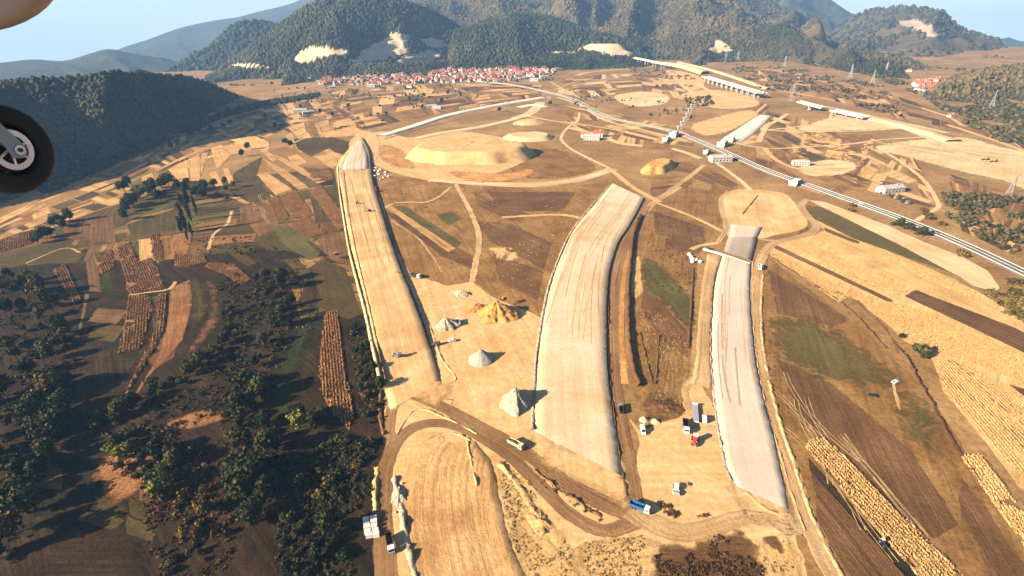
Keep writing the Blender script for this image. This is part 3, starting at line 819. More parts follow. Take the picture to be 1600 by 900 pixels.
patchwork([(1480, 270), (1540, 290), (1610, 310)], [(1500, 360), (1560, 388), (1620, 415)], 6, 6, 27, dict(dry_field=4, brown=6, olive=2, straw=2))
patchwork([(1020, 250), (1090, 255), (1160, 292)], [(1015, 308), (1070, 300), (1130, 312)], 3, 2, 29, dict(dry_field=4, brown=3))

patchwork([(-40, 388), (60, 372), (150, 345), (280, 305), (400, 290), (520, 275)], [(-40, 425), (100, 410), (250, 408), (330, 398), (420, 392), (540, 398)], 13, 3, 33, dict(olive=5, brown=6, green=4, dry_field=5, straw_red=3, straw=1, dark_brown=1))
patchwork([(130, 400), (250, 410), (330, 402)], [(110, 640), (190, 640), (260, 590)], 4, 3, 35, dict(olive=3, brown=3, dark_brown=6, lush=2))
patchwork([(440, 405), (500, 400), (548, 405)], [(470, 500), (520, 485), (570, 490)], 3, 2, 36, dict(olive=3, brown=3, dry_field=2, lush=1))
patchwork([(90, 660), (150, 670), (250, 760)], [(20, 905), (140, 905), (240, 905)], 3, 3, 37, dict(olive=2, brown=2, dark_brown=7))
STRAW = [[(262, 265), (292, 250), (296, 288), (285, 290)], [(294, 249), (312, 240), (313, 285), (300, 288)], [(314, 240), (325, 238), (318, 262), (313, 275)], [(330, 235), (345, 230), (360, 243), (342, 262), (338, 262)],
         [(346, 229), (390, 222), (395, 235), (359, 242)], [(326, 270), (338, 267), (349, 290), (338, 293)], [(348, 264), (356, 263), (366, 283), (358, 288)], [(357, 218), (400, 213), (420, 222), (420, 235), (397, 234), (375, 224)],
         [(402, 273), (417, 269), (457, 296), (430, 305)], [(405, 235), (418, 235), (433, 250), (426, 253)], [(409, 247), (448, 267), (483, 293), (467, 297), (430, 267)], [(422, 240), (445, 247), (508, 283), (497, 287), (445, 256)],
         [(448, 245), (465, 241), (480, 254), (462, 259)], [(491, 245), (517, 240), (529, 256), (520, 264)], [(500, 208), (560, 200), (570, 210), (510, 216)], [(505, 236), (514, 232), (545, 250), (537, 258)]]
fields('straw', 3, STRAW)
fields('brown', 3, [[(474, 261), (517, 266), (521, 280), (490, 290)], [(385, 320), (415, 312), (435, 352), (425, 358), (405, 370), (388, 350)], [(510, 365), (538, 362), (548, 398), (520, 405), (490, 380)], [(100, 345), (178, 337), (180, 380), (100, 372)]])
fields('olive', 3, [[(459, 217), (520, 214), (555, 224), (537, 241), (506, 235), (485, 245), (465, 232)], [(365, 270), (410, 245), (400, 275), (425, 310), (395, 320), (360, 300)], [(200, 350), (273, 327), (275, 360), (247, 362), (205, 375)],
                    [(0, 395), (80, 378), (115, 382), (132, 398), (120, 412), (80, 412), (-40, 414)], [(355, 395), (380, 392), (400, 412), (385, 415)]])
fields('green', 3, [[(426, 358), (449, 350), (500, 397), (485, 408), (447, 385)]])
fields('lush', 3, [[(450, 525), (478, 500), (490, 520), (480, 560), (470, 600), (470, 640), (440, 660), (415, 650), (408, 630), (420, 590)], [(445, 730), (480, 720), (500, 750), (490, 780), (450, 770)]], True)
fields('olive', 3, [[(480, 420), (505, 405), (540, 420), (565, 490), (545, 500), (500, 480), (470, 490)]])
fields('dark_brown', 3, [[(120, 560), (180, 556), (215, 548), (200, 590), (165, 640), (120, 645)],
                    [(100, 690), (150, 680), (160, 760), (140, 800), (95, 810)], [(80, 850), (200, 838), (235, 930), (60, 930)]])
fields('straw_red', 3, [[(267, 450), (297, 437), (298, 445), (300, 480), (285, 530), (255, 565), (233, 587), (200, 640), (192, 645), (222, 598), (250, 555), (262, 500)]], jit=.3)
fields('olive', 4, [[(293, 440), (318, 436), (326, 480), (312, 512), (287, 550), (296, 500)]], True)
fields('brown', 4, [[(322, 436), (340, 452), (341, 500), (322, 532), (288, 560), (314, 512), (328, 480)]], True)
fields('straw_red', 3, [[(255, 660), (320, 640), (350, 650), (330, 665), (270, 672)], [(150, 720), (240, 690), (250, 720), (190, 790), (150, 760)]], True)
fields('dark_brown', 4, [[(487, 420), (500, 470), (492, 480), (462, 480)]], jit=.3)
# strips between the two carriageway beds
fields('straw', 3, [[(604, 324), (614, 323), (712, 388), (700, 394)]], jit=.3)
fields('green', 2, [[(614, 323), (632, 321), (722, 380), (712, 388)], [(680, 335), (706, 330), (722, 342), (700, 352)]], jit=.4)
fields('brown', 2, [[(618, 335), (600, 330), (690, 400), (735, 420), (740, 400)], [(740, 345), (800, 350), (862, 380), (850, 420), (770, 380)], [(770, 395), (850, 425), (840, 470), (780, 440)], [(760, 300), (900, 300), (880, 330), (790, 330)], [(740, 300), (830, 336), (800, 346), (745, 320)]])
fields('sand', 2, [[(762, 390), (795, 384), (812, 402), (790, 410)]], True)
fields('green', 2, [[(1005, 400), (1040, 420), (1085, 470), (1080, 520), (1040, 480), (1000, 440)]], True)
fields('dry_field', 2, [[(790, 250), (860, 232), (930, 258), (900, 275), (820, 278)]], True)
fields('brown', 2, [[(1005, 440), (1075, 520), (1075, 560), (1020, 520), (1002, 480)], [(1020, 330), (1100, 355), (1100, 385), (1025, 365)], [(1040, 372), (1105, 374), (1090, 395), (1040, 390)]])
fields('gold', 2, [[(985, 410), (1000, 400), (1003, 455), (995, 466), (985, 462)]], jit=.8)
# right: maize land
fields('gold', 2, [[(1190, 388), (1225, 372), (1293, 360), (1400, 398), (1527, 455), (1600, 500), (1640, 520), (1640, 790), (1590, 760), (1540, 690), (1475, 612), (1455, 560), (1413, 532), (1385, 505), (1330, 465), (1260, 430)]], jit=.4)
fields('gold', 3, [[(1273, 372), (1293, 367), (1520, 460), (1583, 500), (1587, 513), (1427, 450)], [(1263, 340), (1290, 350), (1500, 440), (1492, 443), (1340, 385), (1268, 348)]], jit=.3)
fields('brown', 4, [[(1413, 463), (1430, 453), (1587, 513), (1640, 540), (1640, 572), (1587, 545)], [(1213, 383), (1397, 470), (1390, 473), (1209, 388)], [(1287, 355), (1343, 378), (1340, 382), (1290, 362)], [(1330, 467), (1343, 470), (1400, 535), (1410, 550), (1402, 552), (1385, 510)], [(1575, 600), (1640, 620), (1640, 650)]], jit=.3)
fields('fade_green', 4, [[(1260, 322), (1283, 323), (1400, 380), (1493, 430), (1467, 420), (1333, 373), (1263, 337)]], jit=.3)
fields('cream', 5, [[(1263, 313), (1287, 315), (1340, 335), (1387, 353), (1440, 377), (1500, 400), (1543, 423), (1563, 450), (1553, 456), (1520, 447), (1500, 433), (1400, 380), (1283, 323)]], jit=.4, name='gravel_strip')
fields('fade_green', 2, [[(1196, 498), (1258, 492), (1340, 532), (1405, 580), (1390, 615), (1300, 602), (1208, 556)]], True, jit=1.5, sw=22)
fields('brown', 2, [[(1200, 420), (1240, 445), (1330, 500), (1300, 510), (1215, 490)], [(1215, 560), (1300, 600), (1420, 700), (1500, 820), (1440, 850), (1330, 720), (1250, 660)], [(1266, 720), (1420, 905), (1330, 905), (1280, 820)], [(1500, 745), (1545, 800), (1610, 900), (1560, 905), (1500, 800)]], jit=.8)
fields('olive', 3, [[(1262, 810), (1290, 850), (1325, 900), (1310, 900), (1280, 850)]], True)
fields('fade_green', 2, [[(1396, 598), (1440, 612), (1485, 670), (1475, 725), (1420, 690), (1390, 645)]], True, jit=1.5, sw=22)
fields('dark_brown', 3, [[(1262, 715), (1430, 895), (1442, 905), (1418, 905), (1266, 735)]], jit=.3)
# bare cream ground of the interchange works
patchwork([(1190, 160), (1240, 180), (1300, 205), (1360, 225)], [(1100, 255), (1180, 262), (1240, 292), (1330, 318)], 7, 4, 41, dict(dry_field=5, brown=3, sand=4, straw=2, olive=1))
fields('cream', 3, [[(1365, 232), (1400, 222), (1500, 214), (1560, 228), (1640, 250), (1640, 305), (1560, 282), (1480, 264), (1420, 247)], [(1245, 201), (1290, 186), (1330, 177), (1400, 194), (1412, 201), (1330, 204), (1270, 206)],
                    [(1245, 262), (1270, 252), (1300, 249), (1335, 253), (1344, 262), (1320, 272), (1262, 276)], [(960, 150), (1010, 143), (1045, 150), (1036, 163), (985, 166)]], True, name='bare_earth')
fields('sand', 3, [[(1080, 196), (1130, 180), (1170, 172), (1185, 180), (1140, 205), (1100, 212)], [(1060, 150), (1110, 140), (1170, 150), (1185, 165), (1120, 170)], [(1040, 110), (1090, 118), (1100, 135), (1070, 140)]], True, name='bare_earth')
fields('sand', 2, [[(640, 428), (700, 447), (738, 440), (770, 465), (830, 488), (852, 500), (842, 600), (840, 675), (868, 716), (800, 696), (750, 676), (708, 650), (690, 600), (662, 515)],
                   [(600, 640), (620, 622), (660, 600), (700, 602), (760, 650), (850, 690), (950, 750), (990, 745), (1000, 690), (985, 655), (1000, 672), (1030, 662), (1062, 655), (1075, 600), (1090, 590), (1118, 640), (1130, 700), (1150, 755), (1235, 800), (1262, 900), (1240, 930), (610, 930), (598, 850), (596, 760), (606, 700)],
                   [(575, 300), (585, 290), (600, 325), (612, 380), (640, 425), (690, 590), (680, 590)]], jit=.8, name='bare_earth')
fields('gold', 3, [[(770, 725), (800, 735), (850, 790), (900, 850), (920, 930), (820, 930), (795, 850), (782, 790)], [(900, 850), (1010, 835), (1040, 860), (1030, 930), (930, 930)], [(1160, 870), (1230, 830), (1265, 930), (1180, 930)]], True, jit=1, name='dry_verge')
fields('brown', 4, [[(1020, 862), (1060, 842), (1110, 838), (1160, 828), (1185, 850), (1190, 930), (1030, 930)], [(1190, 838), (1215, 842), (1230, 870), (1215, 868)], [(1003, 632), (1012, 616), (1040, 612), (1060, 620), (1066, 648), (1040, 660), (1012, 655)]], True, jit=1)

# ------------------------------------------------------------------ carriageway beds, haul roads and tracks
BED = dict(cols=8, jit=.3)
LA = [(562, 216), (548, 232), (527, 262), (534, 300), (541, 345), (550, 392), (560, 430), (573, 480), (586, 540), (600, 605), (610, 640)]
RA = [(566, 218), (577, 238), (580, 262), (584, 290), (597, 335), (610, 378), (625, 420), (640, 458), (655, 497), (672, 545), (690, 596)]
ribbon('road_bed', LA, RA, MT['pale'], 3, hgt=2.6, slope=.9, taper=.09, skirt_mat=MT['brown'], **BED)
ribbon('road_bed', [(560, 222), (548, 240), (538, 258), (536, 268)], [(565, 222), (573, 238), (577, 256), (577, 266)], MT['grey'], 5, hgt=2.6, slope=.2, jit=.1)
LB = [(957, 288), (926, 325), (900, 356), (880, 396), (862, 445), (850, 500), (843, 550), (839, 600), (836, 650), (836, 690)]
RB = [(1006, 311), (985, 350), (966, 380), (953, 420), (948, 470), (947, 520), (949, 580), (956, 640), (966, 700), (976, 762)]
ribbon('road_bed', LB, RB, MT['white'], 4, hgt=1.2, slope=1.0, taper=.2, skirt_mat=MT['brown'], **BED)
LC = [(1131, 398), (1120, 440), (1115, 500), (1114, 560), (1118, 620), (1126, 680), (1137, 730), (1160, 775)]
RC = [(1172, 412), (1170, 440), (1172, 500), (1180, 570), (1192, 630), (1208, 690), (1222, 750), (1234, 812)]
ribbon('road_bed', LC, RC, MT['grey'], 4, hgt=.9, slope=1.0, taper=.2, **BED)
ribbon('road_bed', [(1138, 372), (1134, 384), (1131, 395)], [(1182, 372), (1178, 390), (1173, 408)], MT['grey_dark'], 5, hgt=.9, slope=.3, jit=.1)
ribbon('road_bed', [(1142, 352), (1139, 372)], [(1190, 356), (1182, 372)], MT['grey'], 5, hgt=.7, slope=.3, jit=.3)
sheet('bare_earth', [(1150, 297), (1215, 300), (1240, 315), (1262, 352), (1212, 368), (1180, 374), (1140, 372), (1128, 340), (1128, 312)], MT['pale'], 4, True)
ribbon('kerb_line', [(1098, 389), (1131, 398), (1172, 412)], [(1098, 390.5), (1130, 399.6), (1171, 413.6)], MT['chalk'], 7, hgt=.9, slope=.1, jit=.05, cols=3)
for p_ in ([(836, 655), (870, 690), (930, 700), (972, 715), (990, 800), (900, 755), (828, 715)], [(1130, 725), (1160, 752), (1222, 770), (1250, 835), (1180, 818), (1135, 770)]):
    sheet('bare_earth', p_, MT['sand'], 7, True, 1.0, soft=7)
for p_ in ([(592, 588), (640, 602), (700, 594), (706, 612), (680, 640), (640, 625), (612, 650), (600, 640)], [(545, 225), (562, 205), (590, 212), (592, 245), (580, 250), (572, 232), (562, 224), (550, 236)]):
    sheet('bare_earth', p_, MT['sand'], 7, True, 1.0, soft=6)
fields('orange', 6, [[(590, 228), (625, 232), (650, 262), (620, 262), (596, 250)], [(700, 268), (780, 270), (840, 262), (820, 280), (740, 286)]], True, sw=14, name='bare_earth')
# shoulder strips
ribbon('road_shoulder', [(1106, 398), (1098, 440), (1092, 500), (1088, 560), (1080, 600)], [(1128, 400), (1116, 440), (1111, 500), (1110, 560), (1114, 610)], MT['haul_pale'], 3, hgt=.3, slope=1)
road('road_shoulder', [(528, 262), (531, 300), (538, 345), (546, 392), (558, 440), (570, 485), (582, 540), (597, 606)], 2.2, MT['cream'], 6, hgt=2.62, slope=.05, cols=2, jit=.15)
road('track_or_shadow', [(537, 268), (541, 300), (547, 345), (556, 392), (567, 440), (578, 485), (590, 540), (603, 598)], .7, MT['haul'], 7, hgt=2.62, slope=.02, cols=2, jit=.3)
road('track_or_shadow', [(538, 269), (556, 270), (578, 266)], 1.6, MT['haul'], 8, hgt=2.62, slope=.02, cols=2, jit=.2)  # dark strip painted in for the shadow of posts across the bed
def bed_tracks(L, Rr, h, n, seed, mats, w=(.5, 1.6)):
    g = random.Random(seed); A, _ = resample(cat_rom([P(*p) for p in L]), 120); B, _ = resample(cat_rom([P(*p) for p in Rr]), 120)
    for _ in range(n):
        s0 = g.uniform(0, .6); s1 = min(.76, s0 + g.uniform(.08, .4)); t0 = g.uniform(.08, .92); dt = g.uniform(-.1, .1); i = np.linspace(s0 * 119, s1 * 119, 14)
        t = np.clip(t0 + dt * np.linspace(0, 1, 14) ** 2, .04, .96)[:, None]; a = np.stack([np.interp(i, np.arange(120), A[:, k]) for k in (0, 1)], 1); b = np.stack([np.interp(i, np.arange(120), B[:, k]) for k in (0, 1)], 1)
        c = a + (b - a) * t; d = (b - a) / np.linalg.norm(b - a, axis=1)[:, None] * g.uniform(*w) / 2
        ribbon('track_or_shadow', c - d, c + d, MT[g.choice(mats)], 6 + g.random(), px=False, lift=h, jit=.15, cols=2)
bed_tracks(LA, RA, 2.6, 16, 1, ['pale', 'sand', 'cream']); bed_tracks(LB, RB, 1.2, 26, 2, ['pale', 'white', 'cream', 'sand']); bed_tracks(LC, RC, .9, 14, 3, ['white', 'grey', 'grey_dark'], (.4, 1.0))
# loop of works roads round the big mound
road('haul_road', [(562, 216), (585, 238), (610, 258), (650, 273), (700, 282), (760, 287), (830, 289), (890, 283), (925, 275), (958, 264)], [26, 40, 36, 26, 22, 20, 20, 19, 18, 18], MT['sand'], 4)
road('haul_road', [(670, 282), (760, 287), (830, 289), (890, 283), (925, 275), (950, 268)], 12, MT['white'], 6)
sheet('bare_earth', [(566, 214), (600, 205), (640, 215), (700, 205), (780, 214), (830, 236), (800, 262), (720, 282), (650, 276), (600, 262), (580, 240)], MT['sand'], 3, True)
road('road_bed', [(596, 213), (640, 200), (700, 181), (760, 168), (805, 160), (848, 153)], [20, 19, 18, 17, 17, 20], MT['chalk'], 5, hgt=1.5, cols=4)
road('road_bed', [(650, 217), (700, 207), (750, 199), (800, 188), (812, 184)], [16, 18, 18, 20, 22], MT['cream'], 5, hgt=.8, cols=4)
road('road_bed', [(806, 185), (830, 176), (845, 160)], 26, MT['cream'], 4)
road('haul_road', [(600, 218), (660, 200), (720, 186), (780, 172)], 6, MT['haul'], 4)
road('road_bed', [(810, 168), (835, 164), (850, 168)], 24, MT['chalk'], 6)
# main public road with its edge lines
MR = [(700, 125), (790, 132), (860, 146), (900, 158), (945, 182), (1000, 195), (1050, 206), (1110, 229), (1200, 268), (1300, 304), (1400, 340), (1500, 381), (1600, 428), (1680, 466)]
road('road', MR, 13.5, MT['asphalt'], 6, jit=.05, hgt=1.0, cols=4)
for off in (-5.6, 5.6, -.15):
    w_ = offset_line(MR, off)
    t_ = np.gradient(w_, axis=0); t_ /= np.linalg.norm(t_, axis=1)[:, None]
    nn = np.stack((-t_[:, 1], t_[:, 0]), 1) * (.75 if abs(off) > 1 else .3)
    ribbon('road_marking', w_ + nn, w_ - nn, MT['paint'], 7, px=False, hgt=1.1, slope=.01, jit=0, cols=2)
road('road', [(870, 152), (905, 164), (945, 188), (1000, 202), (1050, 214)], 8, MT['cream'], 5)
# tracks
TR = [([(712, 288), (722, 306), (735, 330), (747, 362), (748, 390), (742, 415), (738, 440)], 5.5, 'track'), ([(600, 326), (615, 318), (640, 316), (665, 316), (686, 307), (706, 291)], 4, 'track'),
      ([(784, 340), (830, 337), (880, 336), (906, 341)], 6, 'sand'), ([(1026, 317), (1060, 330), (1100, 347), (1128, 362)], 5, 'track'), ([(955, 265), (985, 290), (1010, 305), (1030, 316)], 8, 'sand'),
      ([(1062, 292), (1040, 305), (1020, 318), (1008, 330)], 9, 'haul_pale'), ([(1100, 258), (1075, 278), (1050, 296), (1025, 316)], 7, 'haul_pale'),
      ([(905, 176), (903, 188), (890, 197), (880, 208), (877, 218), (888, 230), (905, 240), (935, 255), (952, 262)], 5.5, 'cream'), ([(880, 190), (920, 196), (960, 203), (1010, 214)], 5, 'cream'),
      ([(890, 200), (930, 210), (970, 224), (1003, 228)], 13, 'cream'), ([(1150, 224), (1200, 232), (1270, 229), (1330, 225), (1372, 219), (1450, 214)], 6, 'cream'), ([(1185, 222), (1192, 208), (1200, 196), (1215, 188), (1230, 178)], 9, 'cream'),
      ([(1200, 203), (1240, 199), (1290, 190), (1300, 175)], 6, 'cream'), ([(1200, 204), (1270, 206), (1340, 205), (1410, 201)], 6, 'cream'), ([(1372, 231), (1412, 256), (1445, 284), (1463, 312), (1466, 324), (1450, 333), (1432, 345)], 5, 'cream'),
      ([(1466, 326), (1500, 345), (1540, 361)], 4, 'track'), ([(1195, 232), (1210, 248), (1240, 262), (1300, 275)], 8, 'sand'), ([(1410, 201), (1450, 216), (1500, 232)], 9, 'cream'), ([(1480, 195), (1540, 215), (1640, 250)], 10, 'sand'),
      ([(1270, 163), (1330, 175), (1400, 190), (1480, 208)], 14, 'cream'), ([(815, 180), (870, 190), (905, 195)], 8, 'cream'), ([(420, 150), (470, 140), (520, 128), (560, 126)], 7, 'cream'), ([(400, 134), (450, 128), (500, 124)], 9, 'cream'),
      ([(900, 118), (930, 112), (990, 108)], 16, 'cream'), ([(520, 290), (490, 294), (462, 300), (430, 306)], 2.5, 'track'), ([(202, 461), (240, 456), (264, 452), (275, 440)], 2.6, 'track'), ([(325, 390), (335, 365), (355, 350), (362, 330)], 3.5, 'track'),
      ([(455, 232), (462, 222), (490, 212)], 5, 'track'), ([(1105, 245), (1130, 262), (1160, 285), (1172, 298)], 6, 'cream'), ([(1050, 232), (1075, 240), (1095, 248)], 10, 'cream'),
      ([(40, 412), (100, 388), (125, 395)], 2, 'track'), ([(1196, 580), (1204, 592)], 2, 'track'), ([(1395, 600), (1400, 618), (1406, 640)], 1.6, 'track'), ([(470, 410), (500, 405)], 2, 'track'),
      ([(860, 128), (900, 150), (930, 156)], 6, 'cream'), ([(870, 140), (900, 128), (940, 124), (1000, 122)], 7, 'sand'), ([(1000, 128), (1060, 132), (1085, 150)], 9, 'cream'),
      ([(612, 345), (650, 370), (672, 395), (690, 425)], 2.2, 'track'), ([(1090, 130), (1120, 148), (1180, 160)], 12, 'cream')]
for c_, w_, m_ in TR: road('track', c_, w_, MT[m_], 4, jit=.5)
road('gravel_pad', [(1142, 221), (1168, 203), (1196, 181)], [34, 32, 22], MT['chalk'], 6, hgt=.8)
# works road between the beds, with drainage ditch bank
HB = [(1012, 322), (994, 350), (977, 385), (964, 425), (959, 480), (957, 540), (960, 600), (967, 650), (977, 700), (985, 745), (992, 790)]
road('haul_road', HB, [8, 8, 8, 8, 8, 8, 8, 8, 8, 8, 9], MT['haul'], 5)
road('dry_verge', [(990, 352), (983, 385), (974, 425), (970, 480), (970, 540), (976, 600)], 5, MT['orange'], 3)
HR = [(1175, 300), (1150, 292)]
road('haul_road', [(1262, 312), (1252, 322), (1262, 338), (1275, 352), (1268, 364), (1240, 372), (1210, 380), (1194, 396), (1185, 420), (1180, 450), (1181, 520), (1191, 590), (1206, 650), (1226, 710), (1247, 770), (1268, 830), (1310, 915)], 8, MT['haul_pale'], 6)
road('haul_road', [(1165, 297), (1135, 303), (1126, 315), (1130, 338), (1135, 355), (1122, 380)], 5, MT['haul_pale'], 6)
road('haul_road', [(1122, 380), (1095, 384), (1080, 390)], 5, MT['sand'], 5)
road('haul_road', [(1085, 590), (1070, 610), (1078, 640)], 4, MT['haul_pale'], 5)
road('ditch_bank', [(1002, 338), (991, 366), (986, 400), (983, 440), (982, 490), (984, 540), (991, 580), (999, 604)], 1.2, MT['brown'], 2, hgt=2.4, slope=.7, cols=3, jit=.5)
# curving works roads at the near end
road('haul_road', [(608, 690), (609, 655), (616, 632), (637, 618), (668, 626), (708, 645), (750, 668), (790, 689), (830, 714), (872, 746), (920, 775), (965, 795), (1000, 804)], [6, 6, 6, 6.5, 7, 7.5, 8, 8, 8, 8, 9, 9, 10], MT['haul'], 6)
road('haul_road', [(612, 960), (604, 900), (599, 840), (598, 780), (604, 725), (622, 688), (650, 667), (682, 661), (718, 668), (752, 683), (800, 716), (842, 757), (882, 797), (925, 824), (960, 828), (1000, 812)], [9, 9, 8.5, 8, 7.5, 7, 7, 6.5, 6.5, 7, 6.5, 6.5, 6.5, 6.5, 7, 8], MT['haul'], 5)
road('haul_road', [(985, 795), (1020, 818), (1060, 832), (1100, 828), (1140, 815), (1170, 808), (1205, 814), (1235, 826), (1255, 812)], [12, 10, 9, 8.5, 8, 7.5, 7, 7, 7], MT['haul_pale'], 7)
ribbon('road_bed', [(660, 692), (640, 725), (630, 780), (632, 840), (645, 930)], [(742, 690), (768, 725), (780, 780), (798, 850), (835, 930)], MT['rut'], 4, hgt=.12, slope=3, cols=10)
# banks, windrows and spoil ridges
PB = [([(616, 745), (622, 770), (628, 800), (636, 850), (652, 910)], 3.5, 1.4, 'rubble'), ([(1000, 335), (990, 365), (985, 400), (982, 440), (981, 490), (983, 540), (990, 580), (998, 604)], 3.2, 2.6, 'brown'),
      ([(1176, 410), (1176, 460), (1178, 520), (1186, 585), (1200, 648), (1219, 710), (1238, 775), (1258, 830)], 1.6, .45, 'sand'), ([(1192, 430), (1189, 480), (1192, 540), (1203, 600), (1219, 662), (1240, 722), (1262, 790), (1284, 840), (1318, 905)], 2.6, .7, 'sand'),
      ([(1112, 470), (1110, 540), (1114, 600), (1122, 670), (1133, 725), (1142, 752)], 1.8, .8, 'rubble'), ([(953, 290), (920, 328), (893, 362), (874, 402), (857, 450), (846, 505), (838, 560), (834, 620), (832, 672)], 2.6, 1.0, 'rubble'),
      ([(950, 425), (951, 480), (951, 540), (954, 600), (961, 660), (971, 730), (980, 775)], 1.6, .7, 'brown'), ([(620, 680), (650, 640), (700, 655), (745, 678)], 1.5, .6, 'sand'), ([(660, 690), (700, 676), (740, 690)], 1.5, .6, 'sand'),
      ([(835, 735), (870, 762), (905, 785), (940, 808)], 2.5, .8, 'haul'), ([(780, 725), (800, 745), (830, 790), (850, 835)], 4, .9, 'gold'), ([(730, 690), (736, 720), (745, 760)], 2, .8, 'sand'),
      ([(1258, 700), (1300, 745), (1360, 812), (1430, 890)], 1.5, .5, 'brown'),
      ([(582, 290), (595, 330), (608, 368), (624, 414), (640, 452)], 2.2, .8, 'sand'), ([(700, 600), (712, 590), (690, 560), (672, 510)], 2, .6, 'sand'), ([(1198, 398), (1260, 437), (1310, 470), (1345, 500), (1385, 545)], 2.2, .8, 'brown'), ([(1400, 540), (1420, 565), (1450, 620), (1490, 690), (1540, 770)], 3, .9, 'brown'),
      ([(1180, 372), (1210, 376), (1240, 368), (1262, 356)], 3, 1.2, 'haul'), ([(1000, 520), (1010, 560), (1020, 600)], 1.5, .6, 'brown'), ([(1030, 520), (1028, 560), (1024, 600)], 1.5, .6, 'brown'),
      ([(528, 265), (533, 310), (541, 355), (552, 405), (566, 470), (580, 535), (594, 600)], 2.2, 1.0, 'brown'), ([(1160, 335), (1184, 306)], 2, 1.2, 'brown'), ([(640, 270), (700, 278), (760, 283)], 2.5, .9, 'orange'),
      ([(1166, 770), (1195, 795), (1215, 802)], 2.5, .6, 'sand'), ([(596, 610), (594, 640), (600, 680)], 3, 1.2, 'brown'), ([(590, 730), (586, 770), (588, 800)], 3, 1.3, 'sand'), ([(1084, 420), (1080, 480), (1076, 545)], 2.2, .9, 'brown')]
for k_, (c_, w_, h_, m_) in enumerate(PB): berm(c_, w_, h_, MT[m_], seed=k_ * 3)

# ------------------------------------------------------------------ heaps and mounds
heap('earth_mound', 735, 243, 108, 60, 17, MT['sand'], 'broad flat topped sand mound inside the loop road', 'mound', rot=-.1, rough=.16, flat_top=.82, seed=3)
heap('earth_mound', 826, 216, 48, 34, 7, MT['cream'], 'pale flat topped mound beside the winding track', 'mound', rough=.16, flat_top=.75, seed=5)
heap('earth_mound', 826, 192, 34, 26, 6, MT['sand'], 'rounded sandy mound behind the pale mound', 'mound', rough=.2, flat_top=.5, seed=6)
heap('earth_mound', 1030, 262, 44, 20, 8, MT['orange'], 'long orange spoil mound cut by a dark bank', 'mound', rot=.9, rough=.2, flat_top=.6, seed=8)
heap('spoil_heap', 776, 492, 15, 14, 12, MT['orange'], 'large orange earth heap in the stockpile yard', 'heap', rough=.3, seed=11, peaks=3)
heap('spoil_heap', 742, 482, 11, 6, 3.2, MT['orange'], 'low orange earth ridge joined to the large orange heap', 'heap', rot=.5, rough=.35, seed=12, peaks=2)
heap('spoil_heap', 722, 460, 9, 4.5, 3.4, MT['rubble'], 'small pale rubble heap at the end of the field track', 'heap', rot=-.5, rough=.5, seed=13, peaks=4)
heap('spoil_heap', 697, 510, 9, 8, 7.5, MT['rubble'], 'pale stone heap with a white lorry behind it', 'heap', rough=.35, seed=14, peaks=2)
heap('gravel_heap', 752, 562, 8.4, 8.4, 8.0, MT['gravel_heap'], 'smooth grey gravel cone in the middle of the yard', 'heap', rough=.08, seed=15)
heap('spoil_heap', 806, 630, 8.5, 11, 10.5, MT['rubble'], 'tall pale rubble heap beside the main carriageway bed', 'heap', rough=.3, seed=16, peaks=2)
heap('spoil_heap', 1035, 636, 10, 8, 2.2, MT['brown'], 'furrowed brown topsoil heap above the parked vehicles', 'heap', rough=.5, seed=17, peaks=4)
heap('spoil_heap', 845, 815, 4, 8, 1.5, MT['rut'], 'dark brush covered spoil bank below the curved works road', 'heap', rot=.4, rough=.5, seed=18, peaks=3)
heap('spoil_heap', 624, 775, 3.5, 6, 2.4, MT['rubble'], 'white rubble pile between works road and rutted bed', 'heap', rot=.1, rough=.5, seed=19, peaks=3)
for k_, (x_, y_, l_) in enumerate([(1006, 656, 'cream'), (1024, 659, 'cream')]):
    heap('sand_heap', x_, y_, 2.6, 2.6, 2.0, MT['cream'], 'small whitish sand heap in front of the furrowed topsoil', 'heap', rough=.2, seed=30 + k_, group='small whitish sand heaps')

# ------------------------------------------------------------------ wheel tracks scored across the fields and yards
def scores(poly, n, ang_px, seed, mat, ln=(20, 60), w=.5, lay=5):
    g = random.Random(seed); pts = rand_xy(poly, n, seed); base = head_px(*ang_px)
    for p in pts:
        a = base + g.gauss(0, .06); L = g.uniform(*ln); c = g.uniform(-.006, .006)
        for off in (-1.1, 1.1):
            line = []
            for k in range(7):
                s = (k / 6 - .5) * L; b = a + c * s
                line.append((p[0] + math.cos(b) * s - math.sin(b) * off, p[1] + math.sin(b) * s + math.cos(b) * off))
            line = np.array(line); t = np.gradient(line, axis=0); t /= np.linalg.norm(t, axis=1)[:, None]; nn = np.stack((-t[:, 1], t[:, 0]), 1) * w / 2
            ribbon('track_or_shadow', line + nn, line - nn, MT[mat], lay, px=False, cols=2, jit=.12)
def head_px(a, b):
    p, q = P(*a), P(*b); return math.atan2(q[1] - p[1], q[0] - p[0])
def rand_xy(poly, n, seed):
    g = np.random.default_rng(seed); w = np.array([P(*p) for p in poly]); lo, hi = w.min(0), w.max(0); out = []
    while len(out) < n:
        q = lo + (hi - lo) * g.random(2)
        if inside(w, q[0], q[1]): out.append(q)
    return out
scores([(760, 350), (860, 350), (840, 450), (770, 430)], 12, ((800, 440), (830, 370)), 1, 'haul')
scores([(1005, 540), (1065, 560), (1060, 610), (1010, 610)], 9, ((1020, 600), (1025, 540)), 2, 'haul')
scores([(1210, 600), (1290, 650), (1500, 860), (1400, 880), (1250, 690)], 14, ((1250, 640), (1400, 830)), 3, 'track', (30, 90), .4)
scores([(620, 320), (720, 340), (735, 400), (640, 380)], 8, ((620, 330), (720, 400)), 6, 'dry_field', (30, 80))
scores([(1150, 310), (1240, 330), (1220, 360), (1150, 360)], 5, ((1150, 330), (1240, 340)), 7, 'sand')
